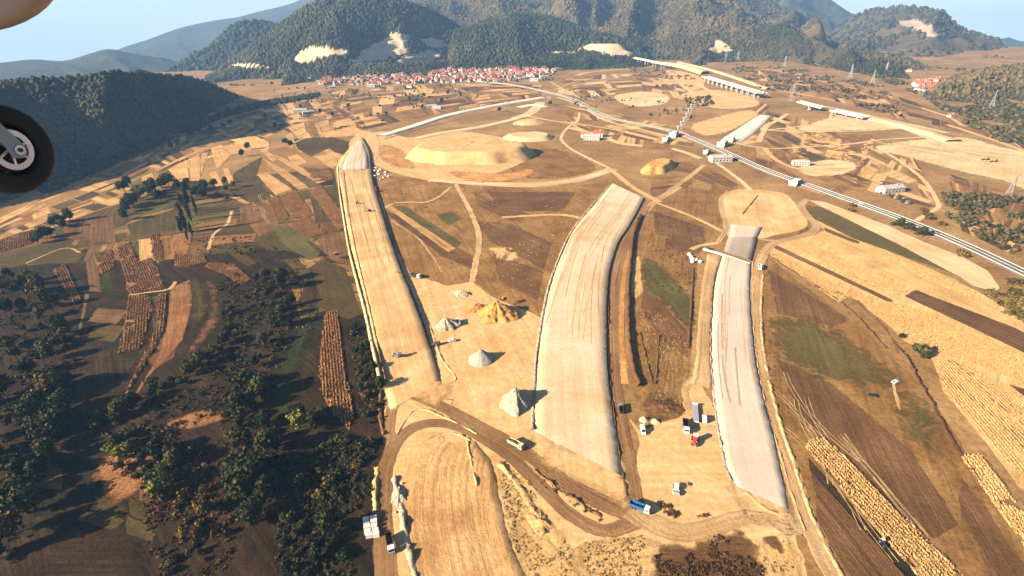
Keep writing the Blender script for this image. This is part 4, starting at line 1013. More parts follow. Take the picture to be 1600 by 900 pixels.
scores([(650, 720), (760, 720), (790, 880), (660, 880)], 7, ((690, 720), (720, 880)), 8, 'haul_pale', (30, 70))

scores([(1400, 228), (1500, 220), (1590, 245), (1500, 256)], 10, ((1400, 235), (1560, 260)), 11, 'sand', (40, 120), 1.2)
scores([(1255, 258), (1330, 256), (1300, 270)], 4, ((1255, 265), (1335, 262)), 12, 'sand', (30, 60), 1.0)
scores([(970, 152), (1030, 150), (1000, 162)], 4, ((970, 155), (1030, 156)), 13, 'sand', (30, 60), 1.5)
scores([(660, 230), (790, 230), (760, 250), (680, 250)], 8, ((660, 240), (800, 245)), 14, 'haul_pale', (30, 80), 1.0)
scores([(380, 300), (480, 320), (500, 380), (420, 370)], 6, ((420, 310), (480, 380)), 15, 'track', (30, 60), .5)
scores([(1500, 610), (1600, 690), (1600, 640), (1540, 600)], 4, ((1500, 610), (1600, 690)), 16, 'brown', (60, 120), .6)

# ------------------------------------------------------------------ vegetation
def rand_in(poly_px, n, seed, world=None):
    g = np.random.default_rng(seed)
    w = np.array([P(*p) for p in poly_px]) if world is None else np.array(world)
    lo, hi = w.min(0), w.max(0)
    out = np.zeros((0, 2)); it = 0
    while len(out) < n and it < 60:
        q = lo + (hi - lo) * g.random((n * 2, 2)); it += 1
        out = np.concatenate((out, q[inside(w, q[:, 0], q[:, 1])]))
    return out[:n]

def maize(poly, dens, h, mat, label, seed, row=1.1, group=None, blades=5, width=.11):
    """standing dry maize: rows of leaning blades, one mass"""
    g = np.random.default_rng(seed)
    w = np.array([P(*p) for p in poly])
    e = np.roll(w, -1, 0) - w; k = np.argmax((e ** 2).sum(1)); a = math.atan2(e[k][1], e[k][0])
    ca, sa = math.cos(a), math.sin(a)
    uvw = np.stack((w[:, 0] * ca + w[:, 1] * sa, -w[:, 0] * sa + w[:, 1] * ca), 1)
    lo, hi = uvw.min(0), uvw.max(0)
    du = 1 / (dens * row)
    U, Vv = np.meshgrid(np.arange(lo[0], hi[0], du), np.arange(lo[1], hi[1], row))
    U = U.ravel() + (g.random(U.size) - .5) * du * 1.4; Vv = Vv.ravel() + (g.random(Vv.size) - .5) * row * .3
    x = U * ca - Vv * sa; y = U * sa + Vv * ca
    wob = 1.2
    ok = inside(w, x + (fbm(x / 4, y / 4, 2, 7) - .5) * wob * 2, y + (fbm(x / 4 + 50, y / 4, 2, 9) - .5) * wob * 2)
    ok &= fbm(x / 9, y / 9, 3, seed) > .22 + g.random(x.size) * .1
    x, y = x[ok], y[ok]; n = len(x)
    x = np.repeat(x, blades); y = np.repeat(y, blades); N = n * blades
    x = x + (g.random(N) - .5) * .5; y = y + (g.random(N) - .5) * .5
    z = HT(x, y)
    th = g.random(N) * 6.283; ln = g.random(N) * h * .7; hh = h * (.55 + .6 * g.random(N))
    bw = width * (.7 + .8 * g.random(N))
    dx, dy = np.cos(th), np.sin(th)
    A = np.stack((x - dy * bw, y + dx * bw, z), 1); B = np.stack((x + dy * bw, y - dx * bw, z), 1)
    C = np.stack((x + dx * ln * .5 + dy * bw * .8, y + dy * ln * .5 - dx * bw * .8, z + hh), 1)
    D = np.stack((x + dx * ln * 1.3, y + dy * ln * 1.3, z + hh * (.55 + .5 * g.random(N))), 1)
    V = np.stack((A, B, C, D), 1).reshape(-1, 3)
    b = np.arange(N)[:, None] * 4
    Fs = np.concatenate((b + np.array([0, 1, 2]), b + np.array([0, 2, 3])))
    at = np.repeat(np.clip(g.random(N) * .7 + .3 * fbm(x / 12, y / 12, 2, 4), 0, 1), 4)
    o = mesh_obj('maize_field', V, Fs, mat, None, None, {'rnd': at})
    return tag(o, label, 'maize field', group, 'stuff')

MR_ = 'maize_red'
ML = [([(83, 422), (103, 413), (128, 468), (115, 473)], 'rusty dry maize plot beside the dark wood edge'), ([(145, 398), (175, 390), (179, 418), (158, 428)], 'small square rusty maize plot above the dark wood'),
      ([(183, 387), (204, 379), (213, 403), (218, 410), (237, 403), (260, 452), (202, 459), (188, 408)], 'large stepped rusty maize plot on the terrace'), ([(235, 367), (247, 363), (255, 408), (247, 412), (240, 402)], 'narrow maize strip rising from the large stepped plot'),
      ([(200, 463), (233, 462), (238, 487), (230, 507), (218, 545), (183, 553), (192, 527)], 'broad maize plot below the pale field path'), ([(248, 460), (262, 459), (260, 487), (257, 513), (240, 547), (220, 580), (200, 612), (188, 640), (183, 640), (200, 606), (213, 577), (233, 543), (247, 507), (245, 487)], 'long curved maize ribbon round the terraced knoll'),
      ([(273, 397), (320, 400), (323, 410), (293, 417), (273, 418)], 'ragged maize plot above the terraced knoll'), ([(328, 410), (367, 415), (393, 437), (377, 447), (350, 428), (320, 417)], 'curving maize plot over the knoll by the dark trees'), ([(-30, 390), (20, 368), (48, 360), (50, 383), (0, 394)], 'pale maize plot beside the hedge by the river fields'),
      ([(417, 310), (435, 308), (451, 342), (433, 350)], 'pale maize block at the corner of the field path'), ([(437, 307), (462, 297), (490, 337), (457, 342)], 'rusty ridged maize block below the field path'), ([(452, 346), (482, 339), (508, 364), (478, 374)], 'rusty maize block beside the bright green strip'),
      ([(483, 297), (501, 290), (539, 337), (537, 357), (529, 361)], 'long maize block next to the carriageway bed'), ([(510, 488), (527, 487), (533, 540), (540, 590), (553, 650), (546, 672), (525, 650), (505, 620), (499, 580), (502, 540)], 'tall rusty maize strip standing alone by the bed edge')]
for k_, (p_, l_) in enumerate(ML):
    sheet('field', p_, MT['straw_red'], 4, jit=.5)
    maize(p_, 1.6, 1.15, MT[MR_], l_, 100 + k_, row=1.8)
MG = [([(1262, 690), (1285, 686), (1320, 715), (1480, 880), (1500, 912), (1440, 912), (1265, 710)], 'golden maize strip standing in brown field beside wheel ruts', 1.0), ([(1500, 715), (1535, 712), (1560, 750), (1620, 830), (1620, 880), (1560, 800)], 'golden maize strip beside the diagonal field lane', 1.0),
      ([(1462, 562), (1485, 562), (1520, 590), (1610, 690), (1630, 770), (1580, 730), (1510, 650), (1475, 612)], 'pale maize belt along the diagonal lane', .8), ([(1495, 566), (1540, 588), (1640, 640), (1640, 700), (1560, 630)], 'broad pale maize block under the brown wedge', .7),
      ([(1200, 397), (1213, 393), (1330, 463), (1310, 473)], 'short maize band below the haul road bend', .8), ([(1225, 378), (1250, 375), (1420, 452), (1400, 470)], 'maize band above the dark furrow', .7),
      ([(1343, 467), (1397, 473), (1587, 547), (1640, 575), (1640, 620), (1567, 587), (1457, 547), (1413, 530), (1387, 503)], 'wide golden maize block beside the lone bush', .8), ([(1293, 367), (1400, 400), (1527, 457), (1513, 466)], 'thin maize band beside the pale gravel strip', .6)]
for k_, (p_, l_, d_) in enumerate(MG): maize(p_, d_ * 2.8, 1.2 if k_ < 2 else .75, MT['maize'], l_, 140 + k_, row=1.7)

def leaf_cloud(seed, lobes, n, size, flatten=.7):
    g = np.random.default_rng(seed)
    lob = np.array(lobes); wgt = lob[:, 3] ** 2 * lob[:, 4]; k = g.choice(len(lob), n, p=wgt / wgt.sum())
    d = g.normal(size=(n, 3)); d /= np.linalg.norm(d, axis=1)[:, None]
    r = (.45 + .55 * g.random(n) ** .45) * (1 + .35 * (vnoise(d[:, 0] * 2.5 + 9 * k, d[:, 1] * 2.5 + d[:, 2] * 2, seed) - .5) * 2)
    c = lob[k, :3] + d * r[:, None] * lob[k][:, [3, 3, 4]]
    nrm = d + g.normal(size=(n, 3)) * .6; nrm /= np.linalg.norm(nrm, axis=1)[:, None]
    t = np.cross(nrm, g.normal(size=(n, 3))); t /= np.linalg.norm(t, axis=1)[:, None]
    b = np.cross(nrm, t)
    s = size * (.6 + .9 * g.random(n))[:, None]
    V = np.stack((c - t * s, c - b * s * flatten, c + t * s, c + b * s * flatten), 1).reshape(-1, 3)
    Fs = np.arange(n * 4).reshape(-1, 4)
    zz = c[:, 2]; val = np.clip(.25 + .35 * (zz - zz.min()) / max(np.ptp(zz), .1) + (g.random(n) - .5) * .7, 0, 1)  # leaf tone gets lighter towards the crown top, with random spread
    return V, Fs, np.repeat(val, 4)

def tube(path, r0_, r1_, n=6):
    path = np.array(path, float); V = []; Fs = []
    for i, p in enumerate(path):
        t = path[min(i + 1, len(path) - 1)] - path[max(i - 1, 0)]; t /= np.linalg.norm(t)
        a = np.cross(t, (1, .2, .1)); a /= np.linalg.norm(a); b = np.cross(t, a)
        r = r0_ + (r1_ - r0_) * i / (len(path) - 1)
        for k in range(n): th = 2 * math.pi * k / n; V.append(p + (a * math.cos(th) + b * math.sin(th)) * r)
    for i in range(len(path) - 1):
        for k in range(n): Fs.append((i * n + k, i * n + (k + 1) % n, (i + 1) * n + (k + 1) % n, (i + 1) * n + k))
    return V, Fs

def tree_proto(kind, seed, mat):
    g = random.Random(seed)
    root = empty('broadleaf_tree' if kind != 'poplar' else 'poplar_tree', (0, 0, 0))
    if kind == 'poplar':
        hgt = 13
        lobes = [(g.uniform(-.3, .3), g.uniform(-.3, .3), 2.2 + i * 1.35, 1.35 * (1 - abs(i - 3) / 12), 1.5) for i in range(8)]
        n, size = 520, .42
    elif kind == 'bush':
        hgt = 2.4
        lobes = [(g.uniform(-1.4, 1.4), g.uniform(-1.4, 1.4), 1.3 + g.uniform(-.3, .5), g.uniform(1.0, 1.6), 1.2) for i in range(5)]
        n, size = 300, .42
    else:
        hgt = 7
        lobes = [(0, 0, 5.4, 2.5, 2.4)] + [(math.cos(t) * q, math.sin(t) * q, 4.2 + g.uniform(-1.1, 2.2), g.uniform(1.3, 2.1), g.uniform(1.1, 1.9)) for t, q in [(g.uniform(0, 6.28), g.uniform(1.2, 2.6)) for _ in range(7)]]
        n, size = 760, .48
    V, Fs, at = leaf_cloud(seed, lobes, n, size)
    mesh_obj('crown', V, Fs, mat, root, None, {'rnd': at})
    tv, tf = tube([(0, 0, -.4), (g.uniform(-.1, .1), .05, hgt * .3), (g.uniform(-.3, .3), g.uniform(-.3, .3), hgt * .75)], .28 if kind != 'bush' else .12, .08)
    for (lx, ly, lz, lr, _) in lobes[1:5]:
        v2, f2 = tube([(0, 0, hgt * .28), (lx * .5, ly * .5, (lz + hgt * .28) / 2), (lx, ly, lz)], .12, .03, 5)
        o_ = len(tv); tv = list(tv) + list(v2); tf = list(tf) + [tuple(i + o_ for i in f) for f in f2]
    mesh_obj('trunk', tv, tf, MT['bark'], root)
    return root

PROTO = {}
for nm_, kd_, mt_ in [('dark', 'tree', 'leaf_dark'), ('dark2', 'tree', 'leaf_dark'), ('olive', 'tree', 'leaf_olive'), ('olive2', 'tree', 'leaf_olive'), ('autumn', 'tree', 'leaf_autumn'), ('yellow', 'tree', 'leaf_yellow'), ('poplar', 'poplar', 'leaf_dark'), ('bush', 'bush', 'leaf_olive'), ('bushr', 'bush', 'leaf_autumn'), ('bushd', 'bush', 'leaf_dark')]:
    PROTO[nm_] = [tree_proto(kd_, 200 + len(PROTO), MT[mt_]), False]
LOOK = dict(dark='dark green', dark2='dark green', olive='olive green', olive2='olive green', autumn='rusty autumn', yellow='bright yellow green', poplar='slender dark', bush='low olive', bushr='low rusty', bushd='low dark')
def plant(kind, xy, sc, label, group, rot=None):
    pr = PROTO[kind]
    o = pr[0] if not pr[1] else copy_tree(pr[0])
    pr[1] = True
    o.location = (xy[0], xy[1], float(HT(xy[0], xy[1])))
    o.rotation_euler = (0, 0, rnd.uniform(0, 6.28) if rot is None else rot)
    s = sc; o.scale = (s * rnd.uniform(.85, 1.15), s * rnd.uniform(.85, 1.15), s * rnd.uniform(.85, 1.2))
    return tag(o, label, 'bush' if 'bush' in kind else 'tree', group)

def belt(poly, n, kinds, sc, where, seed, mind=3.2):
    pts = rand_in(poly, n * 6, seed); got = []
    for p in pts:
        if all((p[0] - q[0]) ** 2 + (p[1] - q[1]) ** 2 > mind * mind for q in got): got.append(p)
        if len(got) >= n: break
    g = random.Random(seed)
    for p in got:
        k = g.choice(kinds)
        lk = LOOK[k] + (' bush ' if 'bush' in k else ' poplar ' if k == 'poplar' else ' tree ')
        plant(k, p, sc * 1.35 * g.choice([.5, .7, .85, 1.0, 1.0, 1.15, 1.4]), lk + where, lk + where)
DK = ['dark', 'dark2', 'olive', 'olive2', 'dark', 'autumn']
belt([(0, 430), (60, 440), (110, 490), (130, 560), (110, 600), (60, 600), (0, 560)], 38, DK, .95, 'in the wood below the maize plots', 1)
belt([(70, 600), (115, 600), (100, 680), (60, 760), (20, 860), (-10, 880), (10, 780), (40, 680)], 40, DK, 1.0, 'in the wood belt along the dark field', 2)
belt([(-30, 600), (20, 620), (10, 720), (-30, 800)], 10, DK, 1.0, 'in the outer wood left of the belt', 21)
belt([(385, 425), (440, 420), (465, 470), (455, 510), (430, 560), (405, 600), (390, 570), (420, 500), (400, 455)], 30, ['dark', 'dark2', 'olive', 'bushd'], .85, 'in the dark thicket behind the terraced knoll', 3)
belt([(345, 450), (362, 460), (366, 510), (345, 555), (290, 600), (230, 640), (160, 672), (150, 660), (220, 615), (290, 575), (335, 530), (350, 490)], 36, ['dark', 'dark2', 'olive', 'bushd', 'bush'], .7, 'in the curved hedge round the terraced knoll', 4)
belt([(145, 650), (175, 655), (210, 690), (240, 690), (300, 700), (290, 760), (250, 780), (200, 740), (160, 720)], 26, ['olive', 'dark', 'olive2', 'bush', 'bushr', 'yellow'], .8, 'in the loose copse beside the dark field', 5)
belt([(370, 600), (425, 610), (430, 680), (440, 760), (420, 840), (375, 820), (365, 740), (360, 660)], 34, ['dark', 'dark2', 'dark', 'olive'], .95, 'in the dense dark belt beside the green meadow', 6)
belt([(240, 770), (320, 760), (350, 820), (340, 900), (260, 900), (240, 840)], 22, ['bushr', 'autumn', 'bush', 'bushr'], .8, 'in the rusty scrub patch below the copse', 7)
belt([(190, 290), (230, 276), (290, 282), (330, 290), (320, 312), (270, 318), (225, 312), (195, 320)], 30, ['dark', 'dark2', 'olive'], 1.3, 'in the thicket below the strip fields', 8, 6)
belt([(50, 365), (105, 338), (115, 348), (90, 368), (55, 385)], 9, ['dark', 'olive'], 1.2, 'in the hedge clump beside the brown dome field', 9, 5)
belt([(190, 325), (215, 312), (205, 345), (195, 350)], 6, ['dark', 'dark2'], 1.1, 'in the hedge above the olive field', 10, 5)
belt([(280, 322), (310, 318), (308, 375), (285, 378)], 14, ['poplar'], 1.15, 'in the poplar row casting long shadows', 11, 4)
belt([(330, 290), (365, 285), (370, 310), (345, 318)], 7, ['autumn', 'olive', 'bushr'], 1.0, 'on the bank beside the poplar row', 12, 5)
belt([(455, 655), (505, 650), (500, 672), (460, 680)], 3, ['dark', 'olive'], .9, 'beside the tall maize strip tip', 13, 5)
plant('yellow', P(469, 668), 1.35, 'bright yellow green tree beside the tall maize strip', None)
belt([(545, 500), (560, 500), (595, 610), (604, 668), (585, 690), (562, 640), (556, 580)], 16, ['bushd', 'bush', 'dark', 'bushr'], .8, 'in the brush strip along the bed foot', 14, 3)
belt([(470, 690), (580, 690), (570, 765), (535, 800), (500, 800), (460, 760)], 22, ['bush', 'bushd', 'bushr', 'bush'], .8, 'in the rough scrub above the white blocks', 15, 4)
belt([(440, 800), (535, 810), (535, 900), (440, 900)], 14, ['bush', 'bushd', 'dark'], .8, 'in the rough scrub below the white blocks', 16, 5)
plant('bush', P(1437, 553), 2.4, 'large grey brown bush at the corner of the maize', None)
plant('bushd', P(1446, 560), 1.5, 'small dark bush against the large corner bush', None)
plant('bushd', P(1410, 528), 1.0, 'small dark bush on the lane above the corner bush', None)
for k_, (x_, y_) in enumerate([(1396, 352), (1405, 356), (1414, 358), (1422, 362), (1432, 366), (1440, 370)]): plant('olive' if k_ % 2 else 'bush', P(x_, y_), 1.2, LOOK['olive' if k_ % 2 else 'bush'] + ' growth in the thicket between road and gravel strip', 'thicket between road and gravel strip')
for k_, (x_, y_) in enumerate([(1446, 337), (1441, 330), (1450, 342), (1328, 330), (1330, 322), (1500, 397), (1507, 402), (1470, 352)]): plant('bushr', P(x_, y_), 1.6, 'low rusty bush along the main road verge', 'bushes on the main road verge')
for k_, (x_, y_) in enumerate([(378, 245), (388, 234), (470, 170), (500, 178), (430, 200), (446, 226), (455, 229), (350, 200), (300, 214), (268, 232), (310, 208), (520, 182), (640, 158), (662, 152), (690, 160), (700, 148), (720, 150), (860, 165), (780, 175), (330, 204), (360, 196), (415, 186), (545, 168)]): plant(['dark', 'olive', 'dark2'][k_ % 3], P(x_, y_), 1.5, LOOK[['dark', 'olive', 'dark2'][k_ % 3]] + ' tree standing among the distant strip fields', 'lone trees among the strip fields')

def scrub(poly, n, size, mat, label, seed, tall=1.0, q=16):
    pts = rand_in(poly, n, seed); g = np.random.default_rng(seed)
    m = fbm(pts[:, 0] / 14, pts[:, 1] / 14, 3, seed) > .40; pts = pts[m]; n = len(pts)
    if n == 0: return
    c = np.column_stack((pts, HT(pts[:, 0], pts[:, 1])))
    s = size * (.5 + g.random(n) ** 2 * 1.4)
    cc = np.repeat(c, q, 0); ss = np.repeat(s, q)
    d = g.normal(size=(n * q, 3)); d /= np.linalg.norm(d, axis=1)[:, None]; d[:, 2] = np.abs(d[:, 2]) * tall
    p = cc + d * ss[:, None] * (.5 + .5 * g.random((n * q, 1)))
    nrm = d + g.normal(size=d.shape) * .6; nrm /= np.linalg.norm(nrm, axis=1)[:, None]
    t = np.cross(nrm, g.normal(size=d.shape)); t /= np.linalg.norm(t, axis=1)[:, None]; b = np.cross(nrm, t)
    e = (ss * .42)[:, None]
    V = np.stack((p - t * e, p - b * e * .7, p + t * e, p + b * e * .7), 1).reshape(-1, 3)
    o = mesh_obj('scrub', V, np.arange(len(V)).reshape(-1, 4), mat, None, None, {'rnd': np.repeat(np.clip(np.repeat(g.random(n), q) * .6 + g.random(n * q) * .4, 0, 1), 4)})
    tag(o, label, 'scrub', None, 'stuff')
SC = [([(1092, 752), (1108, 758), (1120, 780), (1112, 806), (1090, 808), (1106, 792), (1110, 776)], 140, .6, 'rust_scrub', 'dark weeds rimming the round pad'), ([(1026, 782), (1036, 784), (1064, 804), (1056, 810), (1034, 800)], 70, .6, 'rust_scrub', 'dark weeds between junction and round pad'),
      ([(120, 340), (270, 322), (400, 310), (480, 360), (400, 385), (250, 400), (130, 388)], 500, .6, 'scrub', 'low tufts over the olive fields round the poplars'), ([(430, 690), (590, 690), (582, 770), (552, 800), (552, 905), (430, 905)], 1400, .9, 'scrub', 'rough dark scrub on the waste ground above the white blocks'), ([(545, 500), (562, 500), (600, 620), (604, 690), (560, 650), (553, 580)], 400, .9, 'scrub', 'tangled brush along the foot of the bed'),
      ([(220, 730), (360, 720), (360, 905), (230, 905)], 900, .8, 'rust_scrub', 'rusty autumn scrub below the loose copse'), ([(0, 420), (130, 470), (120, 620), (30, 880), (-60, 880), (-60, 430)], 900, 1.3, 'scrub', 'dark undergrowth of the wood below the maize'),
      ([(340, 430), (470, 420), (460, 520), (420, 620), (440, 800), (360, 820), (340, 650), (150, 700), (150, 660), (280, 590), (340, 530)], 1500, 1.1, 'scrub', 'dark undergrowth between hedge and meadow'), ([(460, 480), (500, 470), (485, 520), (455, 530)], 120, .8, 'yellow_scrub', 'yellowing weeds at the head of the meadow'),
      ([(775, 725), (820, 740), (870, 810), (910, 930), (830, 930), (795, 840)], 900, .4, 'straw_tuft', 'dry weeds on the verge beside the rutted bed'), ([(900, 850), (1020, 835), (1020, 930), (930, 930)], 600, .4, 'straw_tuft', 'dry weeds below the works road bend'), ([(1020, 862), (1110, 838), (1160, 828), (1190, 850), (1190, 930), (1030, 930)], 1500, .55, 'rust_scrub', 'brown brush on the rough plot by the works road'),
      ([(1190, 838), (1240, 850), (1260, 930), (1190, 930)], 300, .4, 'straw_tuft', 'dry brush beside the haul road end'), ([(1522, 462), (1562, 448), (1640, 478), (1640, 520), (1560, 486)], 500, 1.5, 'yellow_scrub', 'yellow thicket at the end of the gravel strip'),
      ([(1560, 440), (1600, 430), (1640, 450), (1640, 480), (1590, 470)], 250, 1.4, 'scrub', 'olive thicket below the main road'), ([(1000, 470), (1075, 520), (1070, 650), (1010, 640)], 900, .45, 'straw_tuft', 'dry weeds between the works roads'), ([(1015, 330), (1100, 356), (1085, 470), (1010, 440)], 700, .5, 'rust_scrub', 'dry tufts on the field between the beds'),
      ([(740, 300), (900, 310), (850, 470), (780, 450), (700, 430)], 900, .5, 'straw_tuft', 'scattered dry tufts between the carriageway beds'), ([(590, 290), (700, 292), (735, 430), (650, 420)], 500, .45, 'rust_scrub', 'dry tufts on the strips beside the field track'), ([(1200, 420), (1500, 690), (1600, 900), (1340, 900), (1210, 600)], 1600, .24, 'rust_scrub', 'thin dry tufts over the brown field'),
      ([(835, 735), (945, 805), (935, 815), (830, 748)], 70, .5, 'rust_scrub', 'dark brush on the island between works roads'), ([(380, 385), (470, 380), (480, 425), (400, 430)], 350, .8, 'scrub', 'low scrub under the bright green strip'), ([(300, 375), (400, 370), (395, 400), (310, 400)], 250, .9, 'scrub', 'low scrub below the poplar row'),
      ([(150, 655), (330, 660), (320, 760), (170, 740)], 600, 1.0, 'scrub', 'undergrowth of the loose copse'), ([(360, 440), (450, 450), (420, 620), (350, 600)], 400, 1.0, 'scrub', 'shaded undergrowth behind the terraced knoll')]
for k_, (p_, n_, s_, m_, l_) in enumerate(SC): scrub(p_, n_, s_, MT[m_], l_, 300 + k_)

def far_scrub(poly, n, rad, mat, label, seed, thr=.5, lam=60):
    pts = rand_in(poly, n, seed)
    pts = pts[fbm(pts[:, 0] / lam, pts[:, 1] / lam, 4, seed) > thr]
    canopy('scrub', np.column_stack((pts, HT(pts[:, 0], pts[:, 1]))), rad, MT[mat], label, 'scrub', 1.0)
far_scrub([(60, 296), (130, 268), (250, 217), (350, 176), (420, 158), (500, 146), (500, 152), (420, 166), (350, 184), (250, 228), (130, 280), (70, 306)], 1500, 3.2, 'forest', 'ribbon of river bank trees along the hill foot', 1, .3)
far_scrub([(1130, 100), (1240, 106), (1400, 140), (1420, 185), (1330, 165), (1180, 140)], 1500, 3.0, 'forest_brown', 'hedges and bushes on the terraced slope behind the viaduct', 2, .55)
far_scrub([(1330, 108), (1440, 150), (1500, 190), (1640, 260), (1700, 250), (1700, 190), (1560, 165), (1440, 140), (1380, 118)], 6000, 3.4, 'forest_brown', 'dense brown bush over the valley below the village', 3, .42)
far_scrub([(420, 140), (640, 130), (760, 134), (740, 160), (600, 190), (480, 180)], 450, 2.6, 'forest', 'scattered hedges on the plain below the town', 4, .55)
far_scrub([(880, 140), (1080, 150), (1100, 190), (900, 170)], 300, 2.4, 'forest_brown', 'scattered bushes round the yellow earth pads', 5, .55)
far_scrub([(1070, 155), (1110, 150), (1115, 165), (1075, 168)], 120, 2.6, 'forest_brown', 'dark copse behind the row of bridge piers', 6, .3)
far_scrub([(1470, 300), (1600, 310), (1640, 400), (1560, 390), (1480, 340)], 1200, 1.7, 'forest_brown', 'brown heath right of the forked track', 7, .48, 25)
far_scrub([(490, 120), (740, 95), (880, 108), (860, 128), (640, 132), (500, 132)], 1100, 3.6, 'forest', 'garden trees between the town houses', 8, .45, 40)
far_scrub([(980, 105), (1040, 100), (1100, 130), (1060, 150), (1000, 130)], 400, 2.6, 'forest_brown', 'bushes on the rough ground beside the viaduct', 9, .52)

# ------------------------------------------------------------------ mesh kit for built things
class MB:
    def __init__(s): s.v = []; s.f = []
    def add(s, v, f):
        o = len(s.v); s.v += [tuple(q) for q in v]; s.f += [tuple(i + o for i in t) for t in f]; return s
    def box(s, x0, x1, y0, y1, z0, z1, tx=0, ty=0):
        """box with its top drawn in by tx, ty"""
        v = [(x0, y0, z0), (x1, y0, z0), (x1, y1, z0), (x0, y1, z0), (x0 + tx, y0 + ty, z1), (x1 - tx, y0 + ty, z1), (x1 - tx, y1 - ty, z1), (x0 + tx, y1 - ty, z1)]
        return s.add(v, [(0, 3, 2, 1), (4, 5, 6, 7), (0, 1, 5, 4), (1, 2, 6, 5), (2, 3, 7, 6), (3, 0, 4, 7)])
    def prism(s, prof, y0, y1):
        """profile in x,z extruded along y"""
        n = len(prof); v = [(x, y0, z) for x, z in prof] + [(x, y1, z) for x, z in prof]
        f = [tuple(range(n))[::1], tuple(range(2 * n - 1, n - 1, -1))] + [(i, i + n, (i + 1) % n + n, (i + 1) % n) for i in range(n)]
        return s.add(v, f)
    def cyl(s, c, r, h, axis='z', n=14, r2=None):
        r2 = r if r2 is None else r2; v = []
        for k, rr in ((0, r), (1, r2)):
            for i in range(n):
                a = 2 * math.pi * i / n; p, q = rr * math.cos(a), rr * math.sin(a); t = k * h
                v.append({'z': (c[0] + p, c[1] + q, c[2] + t), 'y': (c[0] + p, c[1] + t, c[2] + q), 'x': (c[0] + t, c[1] + p, c[2] + q)}[axis])
        f = [tuple(range(n))[::-1], tuple(range(n, 2 * n))] + [(i, (i + 1) % n, (i + 1) % n + n, i + n) for i in range(n)]
        return s.add(v, f)
    def bar(s, a, b, r, n=5):
        v, f = tube([a, b], r, r, n); return s.add(v, f)
    def obj(s, name, mat, parent=None): return mesh_obj(name, s.v, s.f, MT[mat] if isinstance(mat, str) else mat, parent)

def head(a, b):
    p, q = P(*a), P(*b); return math.atan2(q[1] - p[1], q[0] - p[0])

def place(name, px, py, toward, label, cat, group=None, sc=1, lift=.25):
    """Empty on the ground at a pixel, its +X axis pointing at a second pixel"""
    p = P(px, py); e = empty(name, (p[0], p[1], float(HT(*p)) + float(OFF(4, *p)) + lift), head((px, py), toward), sc)
    return tag(e, label, cat, group)

def wheels(e, spots, r, w, name='wheel'):
    for (x, y) in spots:
        wv = MB().cyl((x, y - w / 2, r), r, w, 'y', 16).obj(name, 'rubber', e)
        MB().cyl((x, y - w / 2 - .02, r), r * .5, w + .04, 'y', 10).obj('rim', 'v_grey', wv)

def tipper(px, py, to, label, cab='v_white', bed='v_blue', load=None, sc=1, lift=.25, L=8.6):
    e = place('tipper_truck', px, py, to, label, 'truck', sc=sc, lift=lift)
    w = 1.25; x0, x1 = -L / 2, L / 2
    MB().box(x0, x1 - .2, -.5, .5, .75, 1.05).obj('chassis', 'v_dark', e)
    c = MB().prism([(x1 - 2.2, .7), (x1, .7), (x1 + .02, 1.7), (x1 - .25, 2.9), (x1 - 2.2, 3.0)], -w, w).obj('cab', cab, e)
    MB().prism([(x1 + .02, 1.85), (x1 + .05, 1.9), (x1 - .2, 2.75), (x1 - .24, 2.7)], -w + .15, w - .15).obj('windscreen', 'glass', c)
    for sgn in (-1, 1):
        y = sgn * (w + .012)
        MB().box(x1 - 1.7, x1 - .5, min(y, y - sgn * .03), max(y, y - sgn * .03), 1.9, 2.7).obj('side_window', 'glass', c)
    b = MB()
    b.box(x0, x1 - 2.5, -w, w, 1.2, 1.4)
    for sgn in (-1, 1): b.prism([(x0, 1.4), (x1 - 2.5, 1.4), (x1 - 2.45, 2.9), (x0 - .15, 2.7)], sgn * w - (.12 if sgn > 0 else 0), sgn * w + (0 if sgn > 0 else .12))
    b.box(x1 - 2.62, x1 - 2.5, -w + .12, w - .12, 1.4, 3.0); b.box(x0, x0 + .12, -w + .12, w - .12, 1.4, 2.5)
    bd = b.obj('tipping_body', bed, e)
    for k in range(4):
        xx = x0 + .6 + k * (L - 3.2) / 3.2
        for sgn in (-1, 1): MB().box(xx, xx + .14, sgn * (w + .04) - .05, sgn * (w + .04) + .05, 1.4, 2.7).obj('stiffener', bed, bd)
    if load:
        g = np.random.default_rng(3); nx, ny = 12, 6; X, Y = np.meshgrid(np.linspace(x0 + .13, x1 - 2.63, nx), np.linspace(-w + .13, w - .13, ny), indexing='ij')
        Z = 2.0 + .9 * np.sin(np.linspace(0, math.pi, nx))[:, None] * np.sin(np.linspace(.3, math.pi - .3, ny))[None] + (g.random((nx, ny)) - .5) * .25
        i, j = np.meshgrid(np.arange(nx - 1), np.arange(ny - 1), indexing='ij'); q = (i * ny + j).ravel()
        mesh_obj('load', np.stack((X, Y, Z), 2).reshape(-1, 3), np.stack((q, q + ny, q + ny + 1, q + 1), 1), MT[load], e, np.stack((X, Y), 2).reshape(-1, 2))
    wheels(e, [(x1 - 1.0, -1.05), (x1 - 1.0, 1.05), (x0 + 1.0, -1.0), (x0 + 1.0, 1.0), (x0 + 2.3, -1.0), (x0 + 2.3, 1.0)], .52, .42)
    return e

